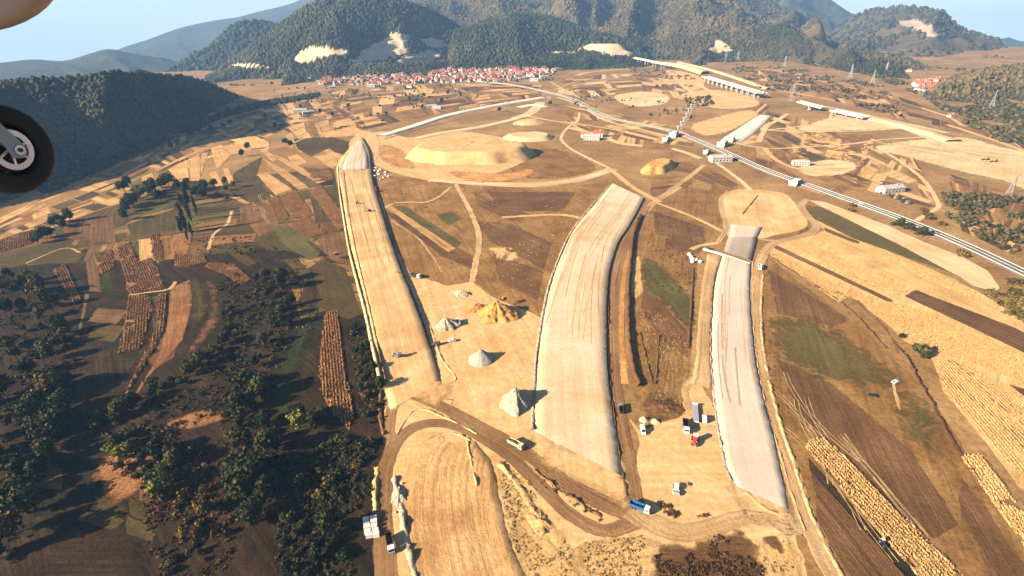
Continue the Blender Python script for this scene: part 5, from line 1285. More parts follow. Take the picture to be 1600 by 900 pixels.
def car(px, py, to, label, col='v_white', sc=1, van=False, lift=.25, cat='car'):
    e = place('van' if van else 'car', px, py, to, label, cat if not van else 'van', sc=sc, lift=lift)
    hgt = 2.2 if van else 1.5
    if van: pr = [(-2.5, .4), (2.5, .4), (2.55, 1.0), (1.7, 1.25), (1.0, 2.15), (-2.4, 2.2), (-2.5, 1.9)]
    else: pr = [(-2.15, .35), (2.15, .35), (2.2, .75), (1.1, .98), (.45, 1.48), (-1.2, 1.5), (-1.8, 1.0), (-2.2, .95)]
    b = MB().prism(pr, -.88, .88).obj('body', col, e)
    if van: MB().prism([(1.72, 1.28), (1.76, 1.3), (1.08, 2.1), (1.04, 2.06)], -.75, .75).obj('windscreen', 'glass', b)
    else:
        MB().prism([(1.08, 1.01), (1.13, 1.03), (.5, 1.47), (.46, 1.43)], -.75, .75).obj('windscreen', 'glass', b)
        MB().prism([(-1.78, 1.04), (-1.82, 1.06), (-1.25, 1.47), (-1.2, 1.44)], -.72, .72).obj('rear_window', 'glass', b)
    for sgn in (-1, 1): MB().box(-1.2, .5 if not van else 1.2, sgn * .89 - .015, sgn * .89 + .015, hgt * .66, hgt * .9, .18, 0).obj('side_window', 'glass', b)
    wheels(e, [(1.35, -.78), (1.35, .78), (-1.35, -.78), (-1.35, .78)], .33, .22)
    return e

def excavator(px, py, to, label, col='v_yellow', sc=1, lift=.25, reach=1.0):
    e = place('excavator', px, py, to, label, 'excavator', sc=sc, lift=lift)
    for sgn in (-1, 1): MB().prism([(-1.9, .2), (-1.6, 0), (1.6, 0), (1.9, .2), (1.9, .7), (1.6, .9), (-1.6, .9), (-1.9, .7)], sgn * 1.25 - .3, sgn * 1.25 + .3).obj('crawler_track', 'v_dark', e)
    MB().box(-.9, .9, -1, 1, .5, 1.05).obj('undercarriage', 'v_dark', e)
    MB().prism([(-2.2, 1.1), (1.2, 1.1), (1.2, 1.7), (-.6, 2.1), (-2.3, 2.1)], -1.3, 1.3).obj('upper_body', col, e)
    c = MB().prism([(-.3, 1.7), (1.25, 1.7), (1.2, 2.4), (.9, 3.0), (-.3, 3.0)], .35, 1.3).obj('cab', col, e)
    MB().prism([(1.27, 1.85), (1.3, 1.85), (.95, 2.95), (.92, 2.92)], .45, 1.2).obj('windscreen', 'glass', c)
    MB().bar((.8, -.1, 1.7), (2.9, -.1, 4.0), .24).bar((2.9, -.1, 4.0), (4.9 * reach, -.1, 3.4), .2).obj('boom', col, e)
    MB().bar((4.9 * reach, -.1, 3.4), (5.4 * reach, -.1, 1.2), .17).obj('stick', col, e)
    MB().prism([(4.9 * reach, .3), (5.5 * reach, 0), (6.0 * reach, .5), (5.6 * reach, 1.3), (5.2 * reach, 1.2)], -.65, .45).obj('bucket', 'v_dark', e)
    return e

def roller(px, py, to, label, col='v_yellow', sc=1, lift=.25):
    e = place('road_roller', px, py, to, label, 'roller', sc=sc, lift=lift)
    d = MB().cyl((1.7, -1.05, .75), .75, 2.1, 'y', 20).obj('drum', 'v_grey', e)
    fr = MB()
    for sgn in (-1, 1): fr.box(.4, 2.5, sgn * 1.2 - .08, sgn * 1.2 + .08, .6, 1.0)
    fr.box(.3, .55, -1.12, 1.12, .55, 1.05); fr.obj('drum_frame', col, e)
    MB().prism([(-2.6, .7), (.2, .7), (.2, 1.5), (-.8, 1.8), (-2.6, 1.5)], -.8, .8).obj('engine_body', col, e)
    c = MB(); [c.box(x, x + .08, y, y + .08, 1.5, 2.85) for x in (-.9, .2) for y in (-.7, .62)]; c.box(-1.05, .4, -.8, .8, 2.85, 3.0); c.obj('canopy', col, e)
    wheels(e, [(-1.6, -.85), (-1.6, .85)], .75, .5)
    return e

def loader(px, py, to, label, col='v_yellow', sc=1, lift=.25):
    e = place('wheel_loader', px, py, to, label, 'loader', sc=sc, lift=lift)
    MB().prism([(-3.0, 1.0), (-.3, 1.0), (-.3, 1.8), (-2.9, 1.9)], -1.0, 1.0).obj('engine_body', col, e)
    c = MB().prism([(-.5, 1.0), (1.0, 1.0), (.95, 2.2), (.7, 3.2), (-.5, 3.2)], -.75, .75).obj('cab', col, e)
    MB().prism([(1.0, 1.7), (1.03, 1.7), (.74, 3.1), (.71, 3.08)], -.65, .65).obj('windscreen', 'glass', c)
    a = MB()
    for y in (-.6, .6): a.bar((.8, y, 1.6), (3.0, y, .6), .12)
    a.obj('lift_arm', col, e)
    MB().prism([(2.9, .1), (4.1, .05), (4.2, .25), (3.2, .4), (3.0, 1.2), (2.8, 1.1)], -1.4, 1.4).obj('bucket', 'v_dark', e)
    wheels(e, [(1.4, -1.05), (1.4, 1.05), (-1.8, -1.05), (-1.8, 1.05)], .72, .55)
    return e

def flatbed(px, py, to, label):
    e = place('flatbed_trailer', px, py, to, label, 'trailer')
    d = MB().box(-7.5, 6.5, -1.45, 1.45, 1.15, 1.4).obj('deck', 'v_lilac', e)
    for k in range(6): MB().box(-7.2 + k * 2.3, -7.0 + k * 2.3, -1.4, 1.4, 1.4, 1.46).obj('cross_member', 'v_grey', d)
    MB().box(6.5, 6.7, -1.45, 1.45, 1.15, 2.4).obj('headboard', 'v_white', e)
    MB().box(-7.6, -7.5, -1.45, 1.45, .9, 1.35).obj('tail_bar', 'v_white', e)
    MB().box(-7.2, 6.0, -.45, .45, .75, 1.14).obj('frame', 'v_dark', e)
    wheels(e, [(x, y) for x in (-6.2, -4.9, -3.6) for y in (-1.05, 1.05)], .5, .4)
    for y in (-.8, .8): MB().box(4.6, 4.8, y - .08, y + .08, 0, 1.15).obj('support_leg', 'v_grey', e)
    return e

def tractor(px, py, to, label, col='v_red', sc=1):
    e = place('tractor', px, py, to, label, 'tractor', sc=sc)
    MB().prism([(0, .8), (2.2, .8), (2.3, 1.2), (2.1, 1.6), (0, 1.7)], -.45, .45).obj('bonnet', col, e)
    c = MB().prism([(-1.4, 1.0), (.1, 1.0), (.2, 2.0), (-.1, 2.7), (-1.3, 2.7)], -.75, .75).obj('cab', col, e)
    MB().box(-1.3, -.1, -.77, .77, 1.9, 2.5).obj('side_window', 'glass', c)
    MB().box(-1.45, 0, -.85, .85, 2.7, 2.8).obj('cab_roof', 'v_white', c)
    wheels(e, [(-.8, -.95), (-.8, .95)], .8, .5); wheels(e, [(1.7, -.75), (1.7, .75)], .5, .35)
    return e

# ------------------------------------------------------------------ vehicles and plant
tipper(610, 853, (616, 885), 'white cabbed lorry on the works road beside the white blocks', 'v_white', 'v_brown', sc=1.05)
tipper(806, 698, (826, 709), 'cream dump truck with earth load on the works road', 'v_cream', 'v_cream', load='brown', sc=1.05)
tipper(999, 797, (1018, 805), 'blue bodied tipper truck with white cab at the road junction', 'v_white', 'v_blue', sc=1.05)
tipper(1071, 670, (1073, 690), 'white cabbed dump truck with empty dark body beside the trailer', 'v_white', 'v_dark', sc=1.1)
flatbed(1086, 648, (1084, 620), 'long grey blue flatbed trailer parked on the sandy yard')
car(1100, 657, (1099, 640), 'white van parked right of the flatbed trailer', van=True, sc=1.15)
car(1004, 675, (1008, 690), 'white van with dark windows below the small sand heaps', van=True, sc=1.15)
tractor(1085, 692, (1082, 710), 'red tractor with white cab roof behind the flatbed trailer', sc=1.5)
roller(1056, 768, (1056, 784), 'pale road roller on the weedy round pad', 'v_white', 1.2)
roller(621, 562, (600, 564), 'dark road roller on the golden carriageway bed', 'v_grey', 1.25, lift=2.85)
loader(681, 540, (660, 545), 'dark wheel loader at the edge of the stockpile yard', 'v_grey', 1.1)
car(706, 534, (690, 536), 'small white pickup beside the dark wheel loader', 'v_white', 1.2)
tipper(650, 434, (672, 440), 'black and white lorry at the head of the yard', 'v_white', 'v_dark', sc=1.15)
tipper(716, 506, (712, 490), 'white lorry hidden behind the pale stone heap', 'v_white', 'v_white', sc=.9)
excavator(626, 430, (606, 434), 'small dark excavator at the edge of the golden bed', 'v_dark', .9, lift=.3)
excavator(578, 334, (560, 334), 'dark excavator far up the golden carriageway bed', 'v_dark', 1.0, lift=2.85)
roller(560, 322, (575, 322), 'dark roller far up the golden carriageway bed', 'v_dark', 1.0, lift=2.85)
excavator(587, 300, (590, 280), 'red excavator below the rubble by the loop road', 'v_red', 1.4)
excavator(787, 478, (770, 486), 'yellow excavator on top of the large orange heap', 'v_yellow', 1.0, lift=5.4)
tipper(1187, 420, (1186, 445), 'white truck on the works road beside the grey bed', 'v_white', 'v_white', sc=1.0)
car(1399, 599, (1408, 596), 'white car standing alone in the green brown field', 'v_white', 1.15)
car(1363, 620, (1375, 622), 'small dark car parked in the open field', 'v_dark', 1.0)
tractor(1379, 851, (1390, 866), 'dark little tractor working in the narrow brown strip', 'v_dark', .8)
car(526, 398, (536, 396), 'grey car parked on the brown field by the bed', 'v_grey', 1.2)
car(540, 276, (545, 268), 'grey car at the white head of the bed', 'v_grey', 1.6)
for k_, (x_, y_, l_) in enumerate([(1540, 250, 'brown excavator on the wide cream earth pad'), (1553, 253, 'second brown excavator beside the first on the cream pad'), (1400, 308, 'yellow excavator at the depot north of the main road'), (1384, 302, 'yellow excavator beside the depot sheds')]):
    excavator(x_, y_, (x_ - 20, y_ + 3), l_, 'v_yellow', 1.5)
for k_, (x_, y_) in enumerate([(1395, 310), (1407, 313), (1413, 318)]): tipper(x_, y_, (x_ + 20, y_ + 8), ['grey lorry parked first in the depot row', 'grey lorry parked mid row at the depot', 'grey lorry parked at the end of the depot row'][k_], 'v_grey', 'v_dark', sc=1.3)
for k_, (x_, y_, c_) in enumerate([(978, 190, 'v_white'), (1240, 284, 'v_red'), (1345, 321, 'v_white'), (1460, 366, 'v_grey')]): car(x_, y_, (x_ + 40, y_ + 15), ['white car driving on the main road past the yellow pad', 'red car driving on the main road by the underpass', 'white car driving on the main road by the gravel strip', 'grey car driving on the main road by the forked track'][k_], c_, 1.3, lift=1.35)
tipper(970, 642, (966, 620), 'grey tipper truck on the brown works road between beds', 'v_grey', 'v_dark', sc=.8)

# precast blocks, bags and cabins
g_ = random.Random(4)
B0 = np.array(P(567, 812)); ex_ = np.array(P(590, 808)) - B0; ey_ = np.array(P(571, 843)) - B0
cells = [(0, 0), (.5, 0), (0, .2), (.5, .2), (0, .4), (.46, .42), (0, .62), (.5, .64), (.06, .82), (.52, .84)]
for k_, (a_, b_) in enumerate(cells):
    p_ = B0 + ex_ * (a_ + .22) + ey_ * (b_ + .09); z_ = float(HT(*p_)) + .1
    L_ = np.linalg.norm(ex_) * .44 / 2; W_ = np.linalg.norm(ey_) * .17 / 2; h_ = g_.uniform(1.5, 2.1)
    e = empty('concrete_block', (p_[0], p_[1], z_), math.atan2(ex_[1], ex_[0]) + g_.uniform(-.06, .06))
    tag(e, 'white precast concrete block stacked beside the works road', 'block', 'white precast blocks by the works road')
    MB().box(-L_, L_, -W_, W_, 0, h_, .05, .05).obj('block_body', 'w_white', e)
    for s_ in (-.5, .5): MB().box(L_ * s_ - .12, L_ * s_ + .12, -.06, .06, h_, h_ + .18).obj('lifting_loop', 'steel', e)
def rock(px, py, r, label, mat, group, seed):
    v, f = ico(); g2 = np.random.default_rng(seed); p = P(px, py)
    V = v * (r * (1 + (g2.random((12, 1)) - .5) * .7)) * np.array((1.1, .9, .75)); V[:, 2] += r * .5
    o = mesh_obj('boulder', V, f, MT[mat]); o.location = (p[0], p[1], float(HT(*p)) + .1); return tag(o, label, 'boulder', group)
for k_ in range(11): rock(1076 + g_.uniform(0, 20), 398 + g_.uniform(0, 14), g_.uniform(1.3, 2.3), 'white boulder in the pile beside the bed shoulder', 'w_white', 'white boulders by the bed shoulder', k_)
for k_ in range(16): rock(594 + g_.uniform(-8, 14), 270 + g_.uniform(-8, 12), g_.uniform(1.2, 2.4), 'pale rubble boulder at the head of the golden bed', 'concrete', 'rubble boulders by the loop road', 40 + k_)
for k_ in range(12): rock(622 + g_.uniform(-5, 6), 762 + g_.uniform(-12, 40), g_.uniform(.4, .9), 'pale boulder in the windrow beside the rutted bed', 'concrete', 'boulders in the windrow', 70 + k_)
e = place('site_cabin', 1104, 391, (1112, 393), 'small dark site cabin by the pale kerb line', 'cabin')
MB().box(-1.6, 1.6, -1.2, 1.2, .15, 2.5).obj('wall', 'v_grey', e); MB().box(-1.75, 1.75, -1.35, 1.35, 2.5, 2.65).obj('roof', 'v_dark', e); MB().box(-.4, .4, -1.23, -1.2, .2, 2.1).obj('door', 'v_dark', e)

# ------------------------------------------------------------------ houses
def house_proto(kind, wall, roof, w, d, h, rh):
    e = empty('house', (0, 0, 0))
    MB().box(-w / 2, w / 2, -d / 2, d / 2, -1, h).obj('wall', wall, e)
    o = .5; x, y = w / 2 + o, d / 2 + o
    if kind == 'gable':
        v = [(-x, -y, h), (x, -y, h), (x, y, h), (-x, y, h), (-x, 0, h + rh), (x, 0, h + rh)]; f = [(0, 1, 5, 4), (2, 3, 4, 5), (0, 4, 3), (1, 2, 5), (0, 3, 2, 1)]
    elif kind == 'hip':
        q = w / 2 - d * .4; v = [(-x, -y, h), (x, -y, h), (x, y, h), (-x, y, h), (-q, 0, h + rh), (q, 0, h + rh)]; f = [(0, 1, 5, 4), (2, 3, 4, 5), (0, 4, 3), (1, 2, 5), (0, 3, 2, 1)]
    else:
        v = [(-x, -y, h), (x, -y, h), (x, y, h), (-x, y, h), (-x, -y, h + .6), (x, -y, h + .6), (x, y, h + .6), (-x, y, h + .6)]; f = [(0, 3, 2, 1), (4, 5, 6, 7), (0, 1, 5, 4), (1, 2, 6, 5), (2, 3, 7, 6), (3, 0, 4, 7)]
    r = mesh_obj('roof', v, f, MT[roof], e)
    if kind != 'flat': MB().box(w * .2, w * .2 + .8, -d * .2, -d * .2 + .8, h, h + rh + .9).obj('chimney', wall, r)
    for k in range(max(2, int(w / 4))):
        xx = -w / 2 + (k + .5) * w / max(2, int(w / 4))
        for zz in ([1.2] if h < 5 else [1.2, 4.2]): MB().box(xx - .7, xx + .7, -d / 2 - .05, -d / 2 + .02, zz, zz + 1.5).obj('window', 'glass', e)
    return e
HP = []
for kd_, wl_, rf_, w_, d_, h_, rh_, lb_ in [('gable', 'w_white', 'r_red', 14, 10, 6, 4, 'white house under a red gabled roof'), ('hip', 'w_cream', 'r_orange', 13, 11, 6, 4, 'cream house under an orange hipped roof'), ('gable', 'w_ochre', 'r_brown', 16, 10, 4, 4.5, 'ochre house under a brown gabled roof'),
                                           ('hip', 'w_white', 'r_red', 18, 12, 7, 4.5, 'long white house under a red hipped roof'), ('gable', 'w_white', 'r_orange', 11, 9, 4, 4, 'small white house under an orange gabled roof'), ('gable', 'w_grey', 'r_grey', 24, 11, 5, 3, 'long shed under a pale grey roof')]:
    HP.append([house_proto(kd_, wl_, rf_, w_, d_, h_, rh_), False, lb_])
def house(xy, rz, k, where, group, sc=1.0, label=None, zadd=0):
    h = HP[k]; o = h[0] if not h[1] else copy_tree(h[0]); h[1] = True
    o.location = (xy[0], xy[1], float(HT(*xy)) + zadd); o.rotation_euler = (0, 0, rz); o.scale = (sc, sc, sc)
    return tag(o, label or (h[2] + ' ' + where), 'shed' if k == 5 else 'house', group if label is None else None)
def town(poly, n, where, seed, ang, mind=15, kinds=(0, 1, 2, 3, 4, 0, 4, 3), sc=1.0):
    pts = rand_in(poly, n * 8, seed); got = []; g = random.Random(seed)
    for p in pts:
        if all((p[0] - q[0]) ** 2 + (p[1] - q[1]) ** 2 > mind * mind for q in got): got.append(p)
        if len(got) >= n: break
    for p in got:
        k = g.choice(kinds); house(p, ang + g.choice([0, math.pi / 2]) + g.uniform(-.3, .3), k, where, HP[k][2] + 's ' + where, sc * g.uniform(.85, 1.2))
town([(655, 118), (690, 108), (730, 100), (775, 95), (820, 95), (850, 100), (855, 112), (835, 122), (790, 128), (740, 129), (690, 130), (655, 130)], 215, 'in the dense town core', 1, .3, 15, sc=1.12)
town([(500, 124), (560, 119), (620, 117), (655, 119), (655, 131), (600, 132), (530, 133), (500, 132)], 52, 'in the loose outskirts below the wood', 2, .2, 19, (0, 1, 4, 5, 2, 0), 1.15)
town([(1428, 132), (1448, 127), (1470, 130), (1488, 138), (1480, 147), (1455, 150), (1436, 144)], 30, 'in the village below the right hand ridge', 3, .4, 15, sc=1.3)
def houses_mass(poly, n, label, seed):
    pts = rand_in(poly, n, seed); g = np.random.default_rng(seed); V = []; Fs = []; mi = []
    for p in pts:
        a = .3 + g.choice([0, 1.57]) + g.normal() * .25; w, d, h, r = g.uniform(8, 16) / 2, g.uniform(7, 10) / 2, g.uniform(4, 7), g.uniform(2.5, 4); z = float(HT(*p)); c, s = math.cos(a), math.sin(a); o = len(V)
        for (x, y, q) in [(-w, -d, -1), (w, -d, -1), (w, d, -1), (-w, d, -1), (-w, -d, h), (w, -d, h), (w, d, h), (-w, d, h), (-w - .4, -d - .4, h - .2), (w + .4, -d - .4, h - .2), (w + .4, d + .4, h - .2), (-w - .4, d + .4, h - .2), (-w - .4, 0, h + r), (w + .4, 0, h + r)]: V.append((p[0] + x * c - y * s, p[1] + x * s + y * c, z + q))
        k = g.choice([1, 1, 2, 2, 3, 4])
        for f, m in [((0, 1, 5, 4), 0), ((1, 2, 6, 5), 0), ((2, 3, 7, 6), 0), ((3, 0, 4, 7), 0), ((8, 9, 13, 12), k), ((10, 11, 12, 13), k), ((8, 12, 11), 0), ((9, 10, 13), 0)]: Fs.append(tuple(i + o for i in f)); mi.append(m)
    o = mesh_obj('town_houses', V, Fs, [MT[k] for k in ('w_cream', 'r_red', 'r_brown', 'r_orange', 'r_grey')]); o.data.polygons.foreach_set('material_index', np.array(mi, dtype=np.int32)); tag(o, label, 'houses', None, 'stuff')
houses_mass([(670, 112), (700, 103), (735, 96), (780, 91), (830, 92), (870, 98), (885, 108), (860, 116), (800, 126), (740, 128), (680, 128)], 420, 'mass of small red and brown roofs filling the town', 5)
houses_mass([(490, 126), (560, 120), (655, 117), (670, 130), (600, 134), (500, 134)], 110, 'scatter of small roofs along the outskirts', 6)
houses_mass([(1425, 130), (1450, 125), (1475, 130), (1492, 140), (1475, 148), (1440, 146)], 45, 'small roofs crowding the right hand village', 7)
FB = [((470, 176), 5, 'long pale barn among the far strip fields'), ((482, 178), 5, 'second pale barn behind the long barn'), ((500, 174), 4, 'small farmhouse beside the pale barns'), ((675, 168), 5, 'white double shed below the town'), ((683, 170), 5, 'white shed end to end with the double shed'),
      ((925, 218), 5, 'pale farm shed inside the loop of the track'), ((914, 214), 4, 'small farmhouse beside the pale farm shed'), ((934, 214), 0, 'red roofed farmhouse on the track loop'), ((1250, 258), 5, 'pale site office shed beyond the main road'), ((268, 228), 4, 'tiny white hut in the strip fields'), ((815, 124), 5, 'long white hall at the town edge'), ((835, 127), 5, 'second white hall at the town edge'),
      ((850, 122), 5, 'third white hall behind the town edge'), ((1485, 183), 4, 'lone white house on the right hand slope'), ((1390, 300), 5, 'grey depot shed north of the main road'), ((1125, 252), 5, 'low white site shed by the junction'), ((480, 126), 5, 'white factory hall at the foot of the mountain'), ((512, 118), 5, 'white hall above the outskirts'), ((1420, 112), 4, 'single white house on the dusky ridge foot'), ((520, 138), 5, 'pale warehouse on the plain below the outskirts'), ((580, 136), 5, 'pale warehouse beside the far road'), ((640, 137), 0, 'lone farmhouse between town and fields')]
for (xy_, k_, l_) in FB: house(P(*xy_), rnd.uniform(-.3, .5), k_, '', None, rnd.uniform(.9, 1.3), l_)
def tower_block(px, py, w, d, h, label, floors):
    p = P(px, py); e = empty('tower_block', (p[0], p[1], float(HT(*p))), .3); tag(e, label, 'building')
    MB().box(-w / 2, w / 2, -d / 2, d / 2, -2, h).obj('wall', 'w_white', e); MB().box(-w / 2 - .4, w / 2 + .4, -d / 2 - .4, d / 2 + .4, h, h + .8).obj('roof', 'r_grey', e)
    for f in range(floors):
        for k in range(3): MB().box(-w / 2 + (k + .2) * w / 3, -w / 2 + (k + .8) * w / 3, -d / 2 - .08, -d / 2 + .05, f * h / floors + 1, f * h / floors + 2.6).obj('window', 'glass', e)
tower_block(728, 100, 14, 12, 46, 'tall white tower block behind the town', 12)
p_ = P(727, 118); e = tag(empty('church', (p_[0], p_[1], float(HT(*p_))), .2), 'white church with pointed spire in the town', 'church')
MB().box(-9, 9, -5, 5, -1, 8).obj('nave', 'w_white', e); MB().prism([(-9.5, 8), (9.5, 8), (9, 8.2), (9, 8.4)], -5.5, 5.5).obj('eaves', 'r_red', e)
mesh_obj('roof', [(-9.5, -5.5, 8.4), (9.5, -5.5, 8.4), (9.5, 5.5, 8.4), (-9.5, 5.5, 8.4), (-9.5, 0, 14), (9.5, 0, 14)], [(0, 1, 5, 4), (2, 3, 4, 5), (0, 4, 3), (1, 2, 5)], MT['r_red'], e)
MB().box(-13, -8, -2.5, 2.5, -1, 18).obj('bell_tower', 'w_white', e); MB().cyl((-10.5, 0, 18), 3.6, 12, 'z', 4, .05).obj('spire', 'r_grey', e)

# ------------------------------------------------------------------ viaducts, bridges and piers
def viaduct(a, b, z0, z1, width, npier, label, depth=2.2, thick=1.5, over=0, start=0):
    """deck between two ground pixels at heights z0, z1 above the ground, on npier twin piers"""
    A, B = P(*a), P(*b); L = np.linalg.norm(B - A); hA, hB = float(HT(*A)) + z0, float(HT(*B)) + z1
    base = min(hA - z0, hB - z1)
    e = tag(empty('viaduct', (A[0], A[1], base), math.atan2(B[1] - A[1], B[0] - A[0])), label, 'viaduct')
    zA, zB = hA - base, hB - base
    MB().prism([(0, zA), (L, zB), (L, zB + depth), (0, zA + depth)], -width / 2, width / 2).obj('deck', 'concrete', e)
    for s in (-1, 1): MB().prism([(0, zA + depth), (L, zB + depth), (L, zB + depth + 1.2), (0, zA + depth + 1.2)], s * width / 2 - (.4 if s > 0 else 0), s * width / 2 + (0 if s > 0 else .4)).obj('parapet', 'w_white', e)
    for k in range(npier):
        t = start + (k + .5) / npier * (1 - start); x = L * t; z = zA + (zB - zA) * t
        q = A + (B - A) * t; g0 = float(HT(*q)) - base - 1
        for y in (-width * .28, width * .28): MB().box(x - thick / 2, x + thick / 2, y - thick, y + thick, g0, z - 1.2).obj('pier', 'concrete', e)
        MB().box(x - thick * .7, x + thick * .7, -width / 2 + .8, width / 2 - .8, z - 1.2, z - .01).obj('pier_cap', 'concrete', e)
    return e
viaduct((982, 98), (1042, 108), 22, 14, 22, 5, 'far viaduct section landing on the quarry terrace')
viaduct((1100, 128), (1186, 155), 14, 13, 20, 11, 'long white viaduct on many close set piers')
viaduct((1245, 170), (1284, 174), 14, 6, 18, 1, 'unfinished bridge deck resting on a single pier')
viaduct((1300, 178), (1352, 188), 6, 4, 18, 3, 'low white bridge deck beyond the single pier')
road('embankment', [(1040, 101), (1070, 106), (1102, 116)], 20, MT['cream'], 5, hgt=9, slope=1.0)
road('embankment', [(1060, 98), (1110, 110), (1160, 126), (1200, 140)], 6, MT['cream'], 5, hgt=4, slope=1.3)
road('embankment', [(1352, 184), (1420, 200), (1490, 222)], 20, MT['cream'], 5, hgt=3, slope=1.5)
def pier_pair(px, py, h, w, label, rz=.6, group=None):
    p = P(px, py); e = tag(empty('bridge_pier', (p[0], p[1], float(HT(*p))), rz), label, 'bridge pier', group)
    MB().box(-w, w, -1.6, 1.6, -.5, .8).obj('footing', 'conc_dark', e)
    for s in (-.65, .65): MB().box(s * w - .9, s * w + .9, -.9, .9, .8, h).obj('column', 'concrete', e)
    MB().box(-w - .8, w + .8, -1.3, 1.3, h, h + 1.4).obj('crosshead', 'w_white', e)
for x_, y_, h_ in [(1192, 152, 12), (1199, 153, 12)]: pier_pair(x_, y_, h_, 5, 'tall unfinished pier pair past the viaduct end', .3, 'piers past the viaduct end')
for k_, (x_, y_) in enumerate([(1082, 168), (1078, 175), (1075, 182), (1071, 189), (1067, 196), (1062, 203)]): pier_pair(x_, y_, 6, 5.5, 'white bridge pier in the row leading to the main road', .25, 'row of bridge piers by the main road')
for k_, (x_, y_, h_, l_) in enumerate([(858, 156, 6, 'white abutment pier at the far link road'), (926, 152, 6, 'white abutment pier left of the yellow pad'), (722, 172, 6, 'pale pier beside the white link road'), (754, 168, 6, 'pale pier at the bend of the link road'), (793, 164, 6, 'pale pier near the end of the link road')]): pier_pair(x_, y_, h_, 5, l_, .2)
def box_bridge(px, py, to, L, w, h, label):
    e = place('overbridge', px, py, to, label, 'bridge', lift=0)
    for s in (-1, 1):
        MB().box(s * L / 2 - 1.2, s * L / 2 + 1.2, -w / 2, w / 2, -.5, h).obj('abutment', 'w_white', e)
        MB().prism([(s * L / 2 - .6, 0), (s * (L / 2 + 7), 0), (s * L / 2, h)], -w / 2 - .8, -w / 2 - .02).obj('wing_wall', 'concrete', e)
    MB().box(-L / 2 - 1.4, L / 2 + 1.4, -w / 2 - .3, w / 2 + .3, h, h + 1.2).obj('deck', 'w_white', e)
    for s in (-1, 1): MB().box(-L / 2 - 1.4, L / 2 + 1.4, s * w / 2 - .15, s * w / 2 + .15, h + 1.2, h + 2.2).obj('parapet', 'concrete', e)
box_bridge(1052, 213, (1062, 205), 16, 12, 6.5, 'white overbridge where the pier row meets the main road')
box_bridge(1041, 220, (1052, 216), 9, 9, 4.5, 'low white box culvert beside the overbridge')
box_bridge(1128, 228, (1140, 220), 16, 12, 6, 'white overbridge below the white gravel pad')
box_bridge(1142, 221, (1152, 214), 9, 8, 5, 'white abutment block at the gravel pad corner')
box_bridge(1242, 288, (1252, 283), 14, 10, 4.5, 'white underpass under the main road')
box_bridge(1104, 240, (1114, 236), 8, 7, 4, 'small white culvert head by the junction track')
# ------------------------------------------------------------------ pylons
def pylon_proto():
    e = empty('power_pylon', (0, 0, 0)); H_ = 34.0
    m = MB(); zs = [0, 7, 13, 18, 22, 26, 30, 34]
    def hw(z): return 3.2 * (1 - z / 24) + .8 if z < 22 else .9 * (1 - (z - 22) / 16)
    cs = [(-1, -1), (1, -1), (1, 1), (-1, 1)]
    for i in range(len(zs) - 1):
        for k in range(4):
            a, b = cs[k], cs[(k + 1) % 4]; w0, w1 = hw(zs[i]), hw(zs[i + 1])
            m.bar((a[0] * w0, a[1] * w0, zs[i]), (a[0] * w1, a[1] * w1, zs[i + 1]), .22, 4)
            m.bar((a[0] * w0, a[1] * w0, zs[i]), (b[0] * w1, b[1] * w1, zs[i + 1]), .13, 4); m.bar((b[0] * w0, b[1] * w0, zs[i]), (a[0] * w1, a[1] * w1, zs[i + 1]), .13, 4)
    m.obj('lattice_tower', 'steel', e)
    for z, l in ((22, 5.5), (26, 7), (30, 5)):
        a = MB().bar((-l, 0, z), (l, 0, z), .2, 4).bar((-l, 0, z), (0, 0, z + 1.6), .14, 4).bar((l, 0, z), (0, 0, z + 1.6), .14, 4).obj('cross_arm', 'steel', e)
        for s in (-1, 1): MB().cyl((s * l, 0, z - 1.8), .18, 1.8, 'z', 6).obj('insulator', 'v_grey', a)
    return e
PY = [pylon_proto(), False]
for k_, (x_, y_, l_) in enumerate([(1577, 304, 'lattice pylon standing in the brown heath'), (1547, 172, 'lattice pylon on the bushy slope below the rounded hill'), (1438, 150, 'lattice pylon beside the red roofed village'), (1362, 132, 'lattice pylon on the ridge above the village road'), (1328, 122, 'lattice pylon on the terraced slope'), (1382, 118, 'lattice pylon on the crest beyond the terraces'), (1225, 106, 'lattice pylon at the foot of the brown hill'), (1236, 158, 'lattice pylon beside the unfinished bridge deck'),
                                   (1133, 98, 'lattice pylon left of the bare scar'), (1152, 96, 'lattice pylon right of the bare scar'), (995, 92, 'lattice pylon above the quarry terrace end'), (963, 88, 'lattice pylon above the quarry terrace'), (908, 86, 'lattice pylon on the spur behind the terrace'), (837, 84, 'lattice pylon on the green spur')]):
    o = PY[0] if not PY[1] else copy_tree(PY[0]); PY[1] = True
    p_ = P(x_, y_); o.location = (p_[0], p_[1], float(HT(*p_)) - .5); o.rotation_euler = (0, 0, .5 + k_ * .2); o.scale = (.75,) * 3 if k_ == 0 else (1.2,) * 3; tag(o, l_, 'pylon', 'power pylons')

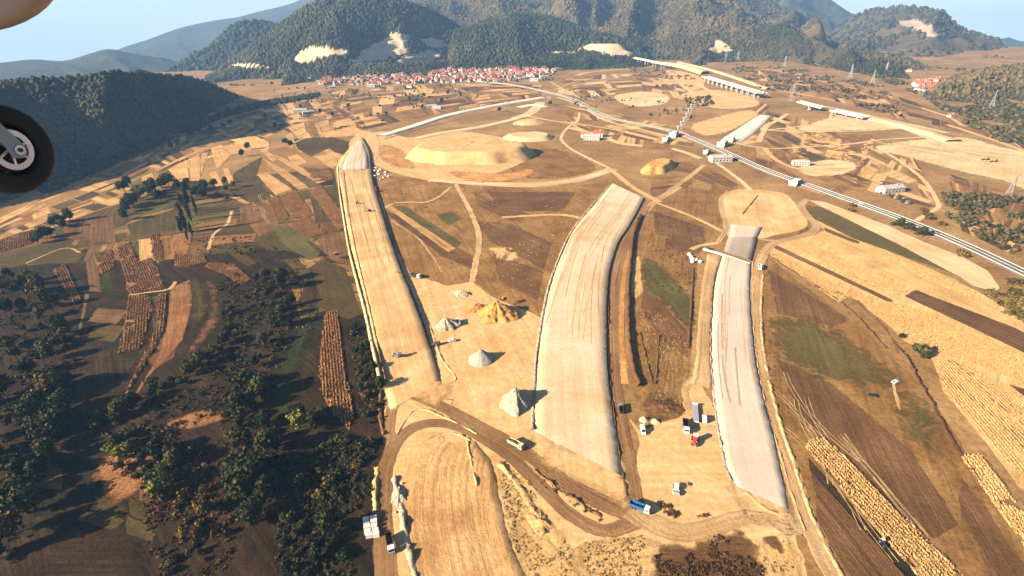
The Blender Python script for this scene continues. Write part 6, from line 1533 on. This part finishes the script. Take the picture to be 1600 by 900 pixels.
# ------------------------------------------------------------------ the aircraft's undercarriage
def PC(px, py, depth): return CAM + ray(px, py) * depth
def torus(Rm, rx, rw, n=48, m=16):
    V = []; Fs = []
    for i in range(n):
        a = 2 * math.pi * i / n
        for j in range(m):
            b = 2 * math.pi * j / m; r = Rm + rx * math.copysign(abs(math.cos(b)) ** .7, math.cos(b)); V.append((r * math.cos(a), rw * math.copysign(abs(math.sin(b)) ** .7, math.sin(b)), r * math.sin(a)))
    for i in range(n):
        for j in range(m): Fs.append((i * m + j, ((i + 1) % n) * m + j, ((i + 1) % n) * m + (j + 1) % m, i * m + (j + 1) % m))
    return V, Fs
def aircraft():
    hub = PC(4, 234, 2.05)
    yaw = math.atan2(hub.y, hub.x) - math.pi / 2 + .62
    e = tag(empty('ultralight_aircraft', hub, yaw), 'aircraft undercarriage with black tyre and tan wing underside', 'aircraft')
    w = bpy.data.objects.new('wheel', None); COL.objects.link(w); w.parent = e
    V, Fs = torus(.132, .042, .055); t = mesh_obj('tyre', V, Fs, MT['rubber'], w, smooth=True)
    MB().cyl((0, -.03, 0), .088, .06, 'y', 40).obj('rim', 'v_dark', w)
    m = MB(); n = 48
    for i in range(n):
        a, b = 2 * math.pi * i / n, 2 * math.pi * (i + 1) / n
        v = [(r * math.cos(t_), y, r * math.sin(t_)) for y in (-.052, -.046) for r in (.056, .078) for t_ in (a, b)]
        m.add(v, [(0, 1, 3, 2), (4, 6, 7, 5), (0, 4, 5, 1), (2, 3, 7, 6)])
    for i in range(9):
        a = 2 * math.pi * i / 9; m.cyl((.067 * math.cos(a), -.054, .067 * math.sin(a)), .004, .003, 'y', 8)
    m.obj('brake_disc', 'chrome', w)
    for i in range(6):
        a = 2 * math.pi * i / 6; MB().bar((.018 * math.cos(a), -.049, .018 * math.sin(a)), (.06 * math.cos(a + .3), -.049, .06 * math.sin(a + .3)), .006, 6).obj('spoke', 'chrome', w)
    # fork leg: flat plate from the hub up to the left
    pr = [(-.02, -.028), (.004, -.032), (.026, -.02), (.032, .004), (.022, .026), (-.05, .16), (-.20, .42), (-.25, .42), (-.10, .16), (-.035, .03)]
    lg = MB().prism([(x - .0, z) for x, z in pr], -.078, -.062).obj('fork_leg', 'v_grey', e)
    MB().cyl((0, -.086, 0), .019, .01, 'y', 20).obj('axle_nut', 'chrome', lg); MB().cyl((0, -.09, 0), .009, .006, 'y', 12).obj('axle_end', 'v_dark', lg)
    # wing underside: rounded body seen at the corner
    inv = Matrix.Translation(hub) @ Matrix.Rotation(yaw, 4, 'Z'); inv = inv.inverted()
    c = PC(-60, -52, 1.5)
    rx, ry, rz = .28, .12, .192
    V = []; Fs = []; na, nb = 40, 20
    ax = Vector((ray(0, 30).x, ray(0, 30).y, 0)).normalized(); side = Vector((-ax.y, ax.x, 0))
    tilt = Vector((rt.x, rt.y, rt.z))
    for j in range(nb + 1):
        ph = math.pi * j / nb
        for i in range(na):
            th = 2 * math.pi * i / na
            p = c + rt * (rx * math.sin(ph) * math.cos(th)) + fw * (ry * math.sin(ph) * math.sin(th)) + (up * .97 + rt * .1) * (rz * math.cos(ph))
            V.append(inv @ p)
    for j in range(nb):
        for i in range(na): Fs.append((j * na + i, j * na + (i + 1) % na, (j + 1) * na + (i + 1) % na, (j + 1) * na + i))
    mesh_obj('wing_fairing', [tuple(v) for v in V], Fs, MT['skin'], e, smooth=True)
aircraft()
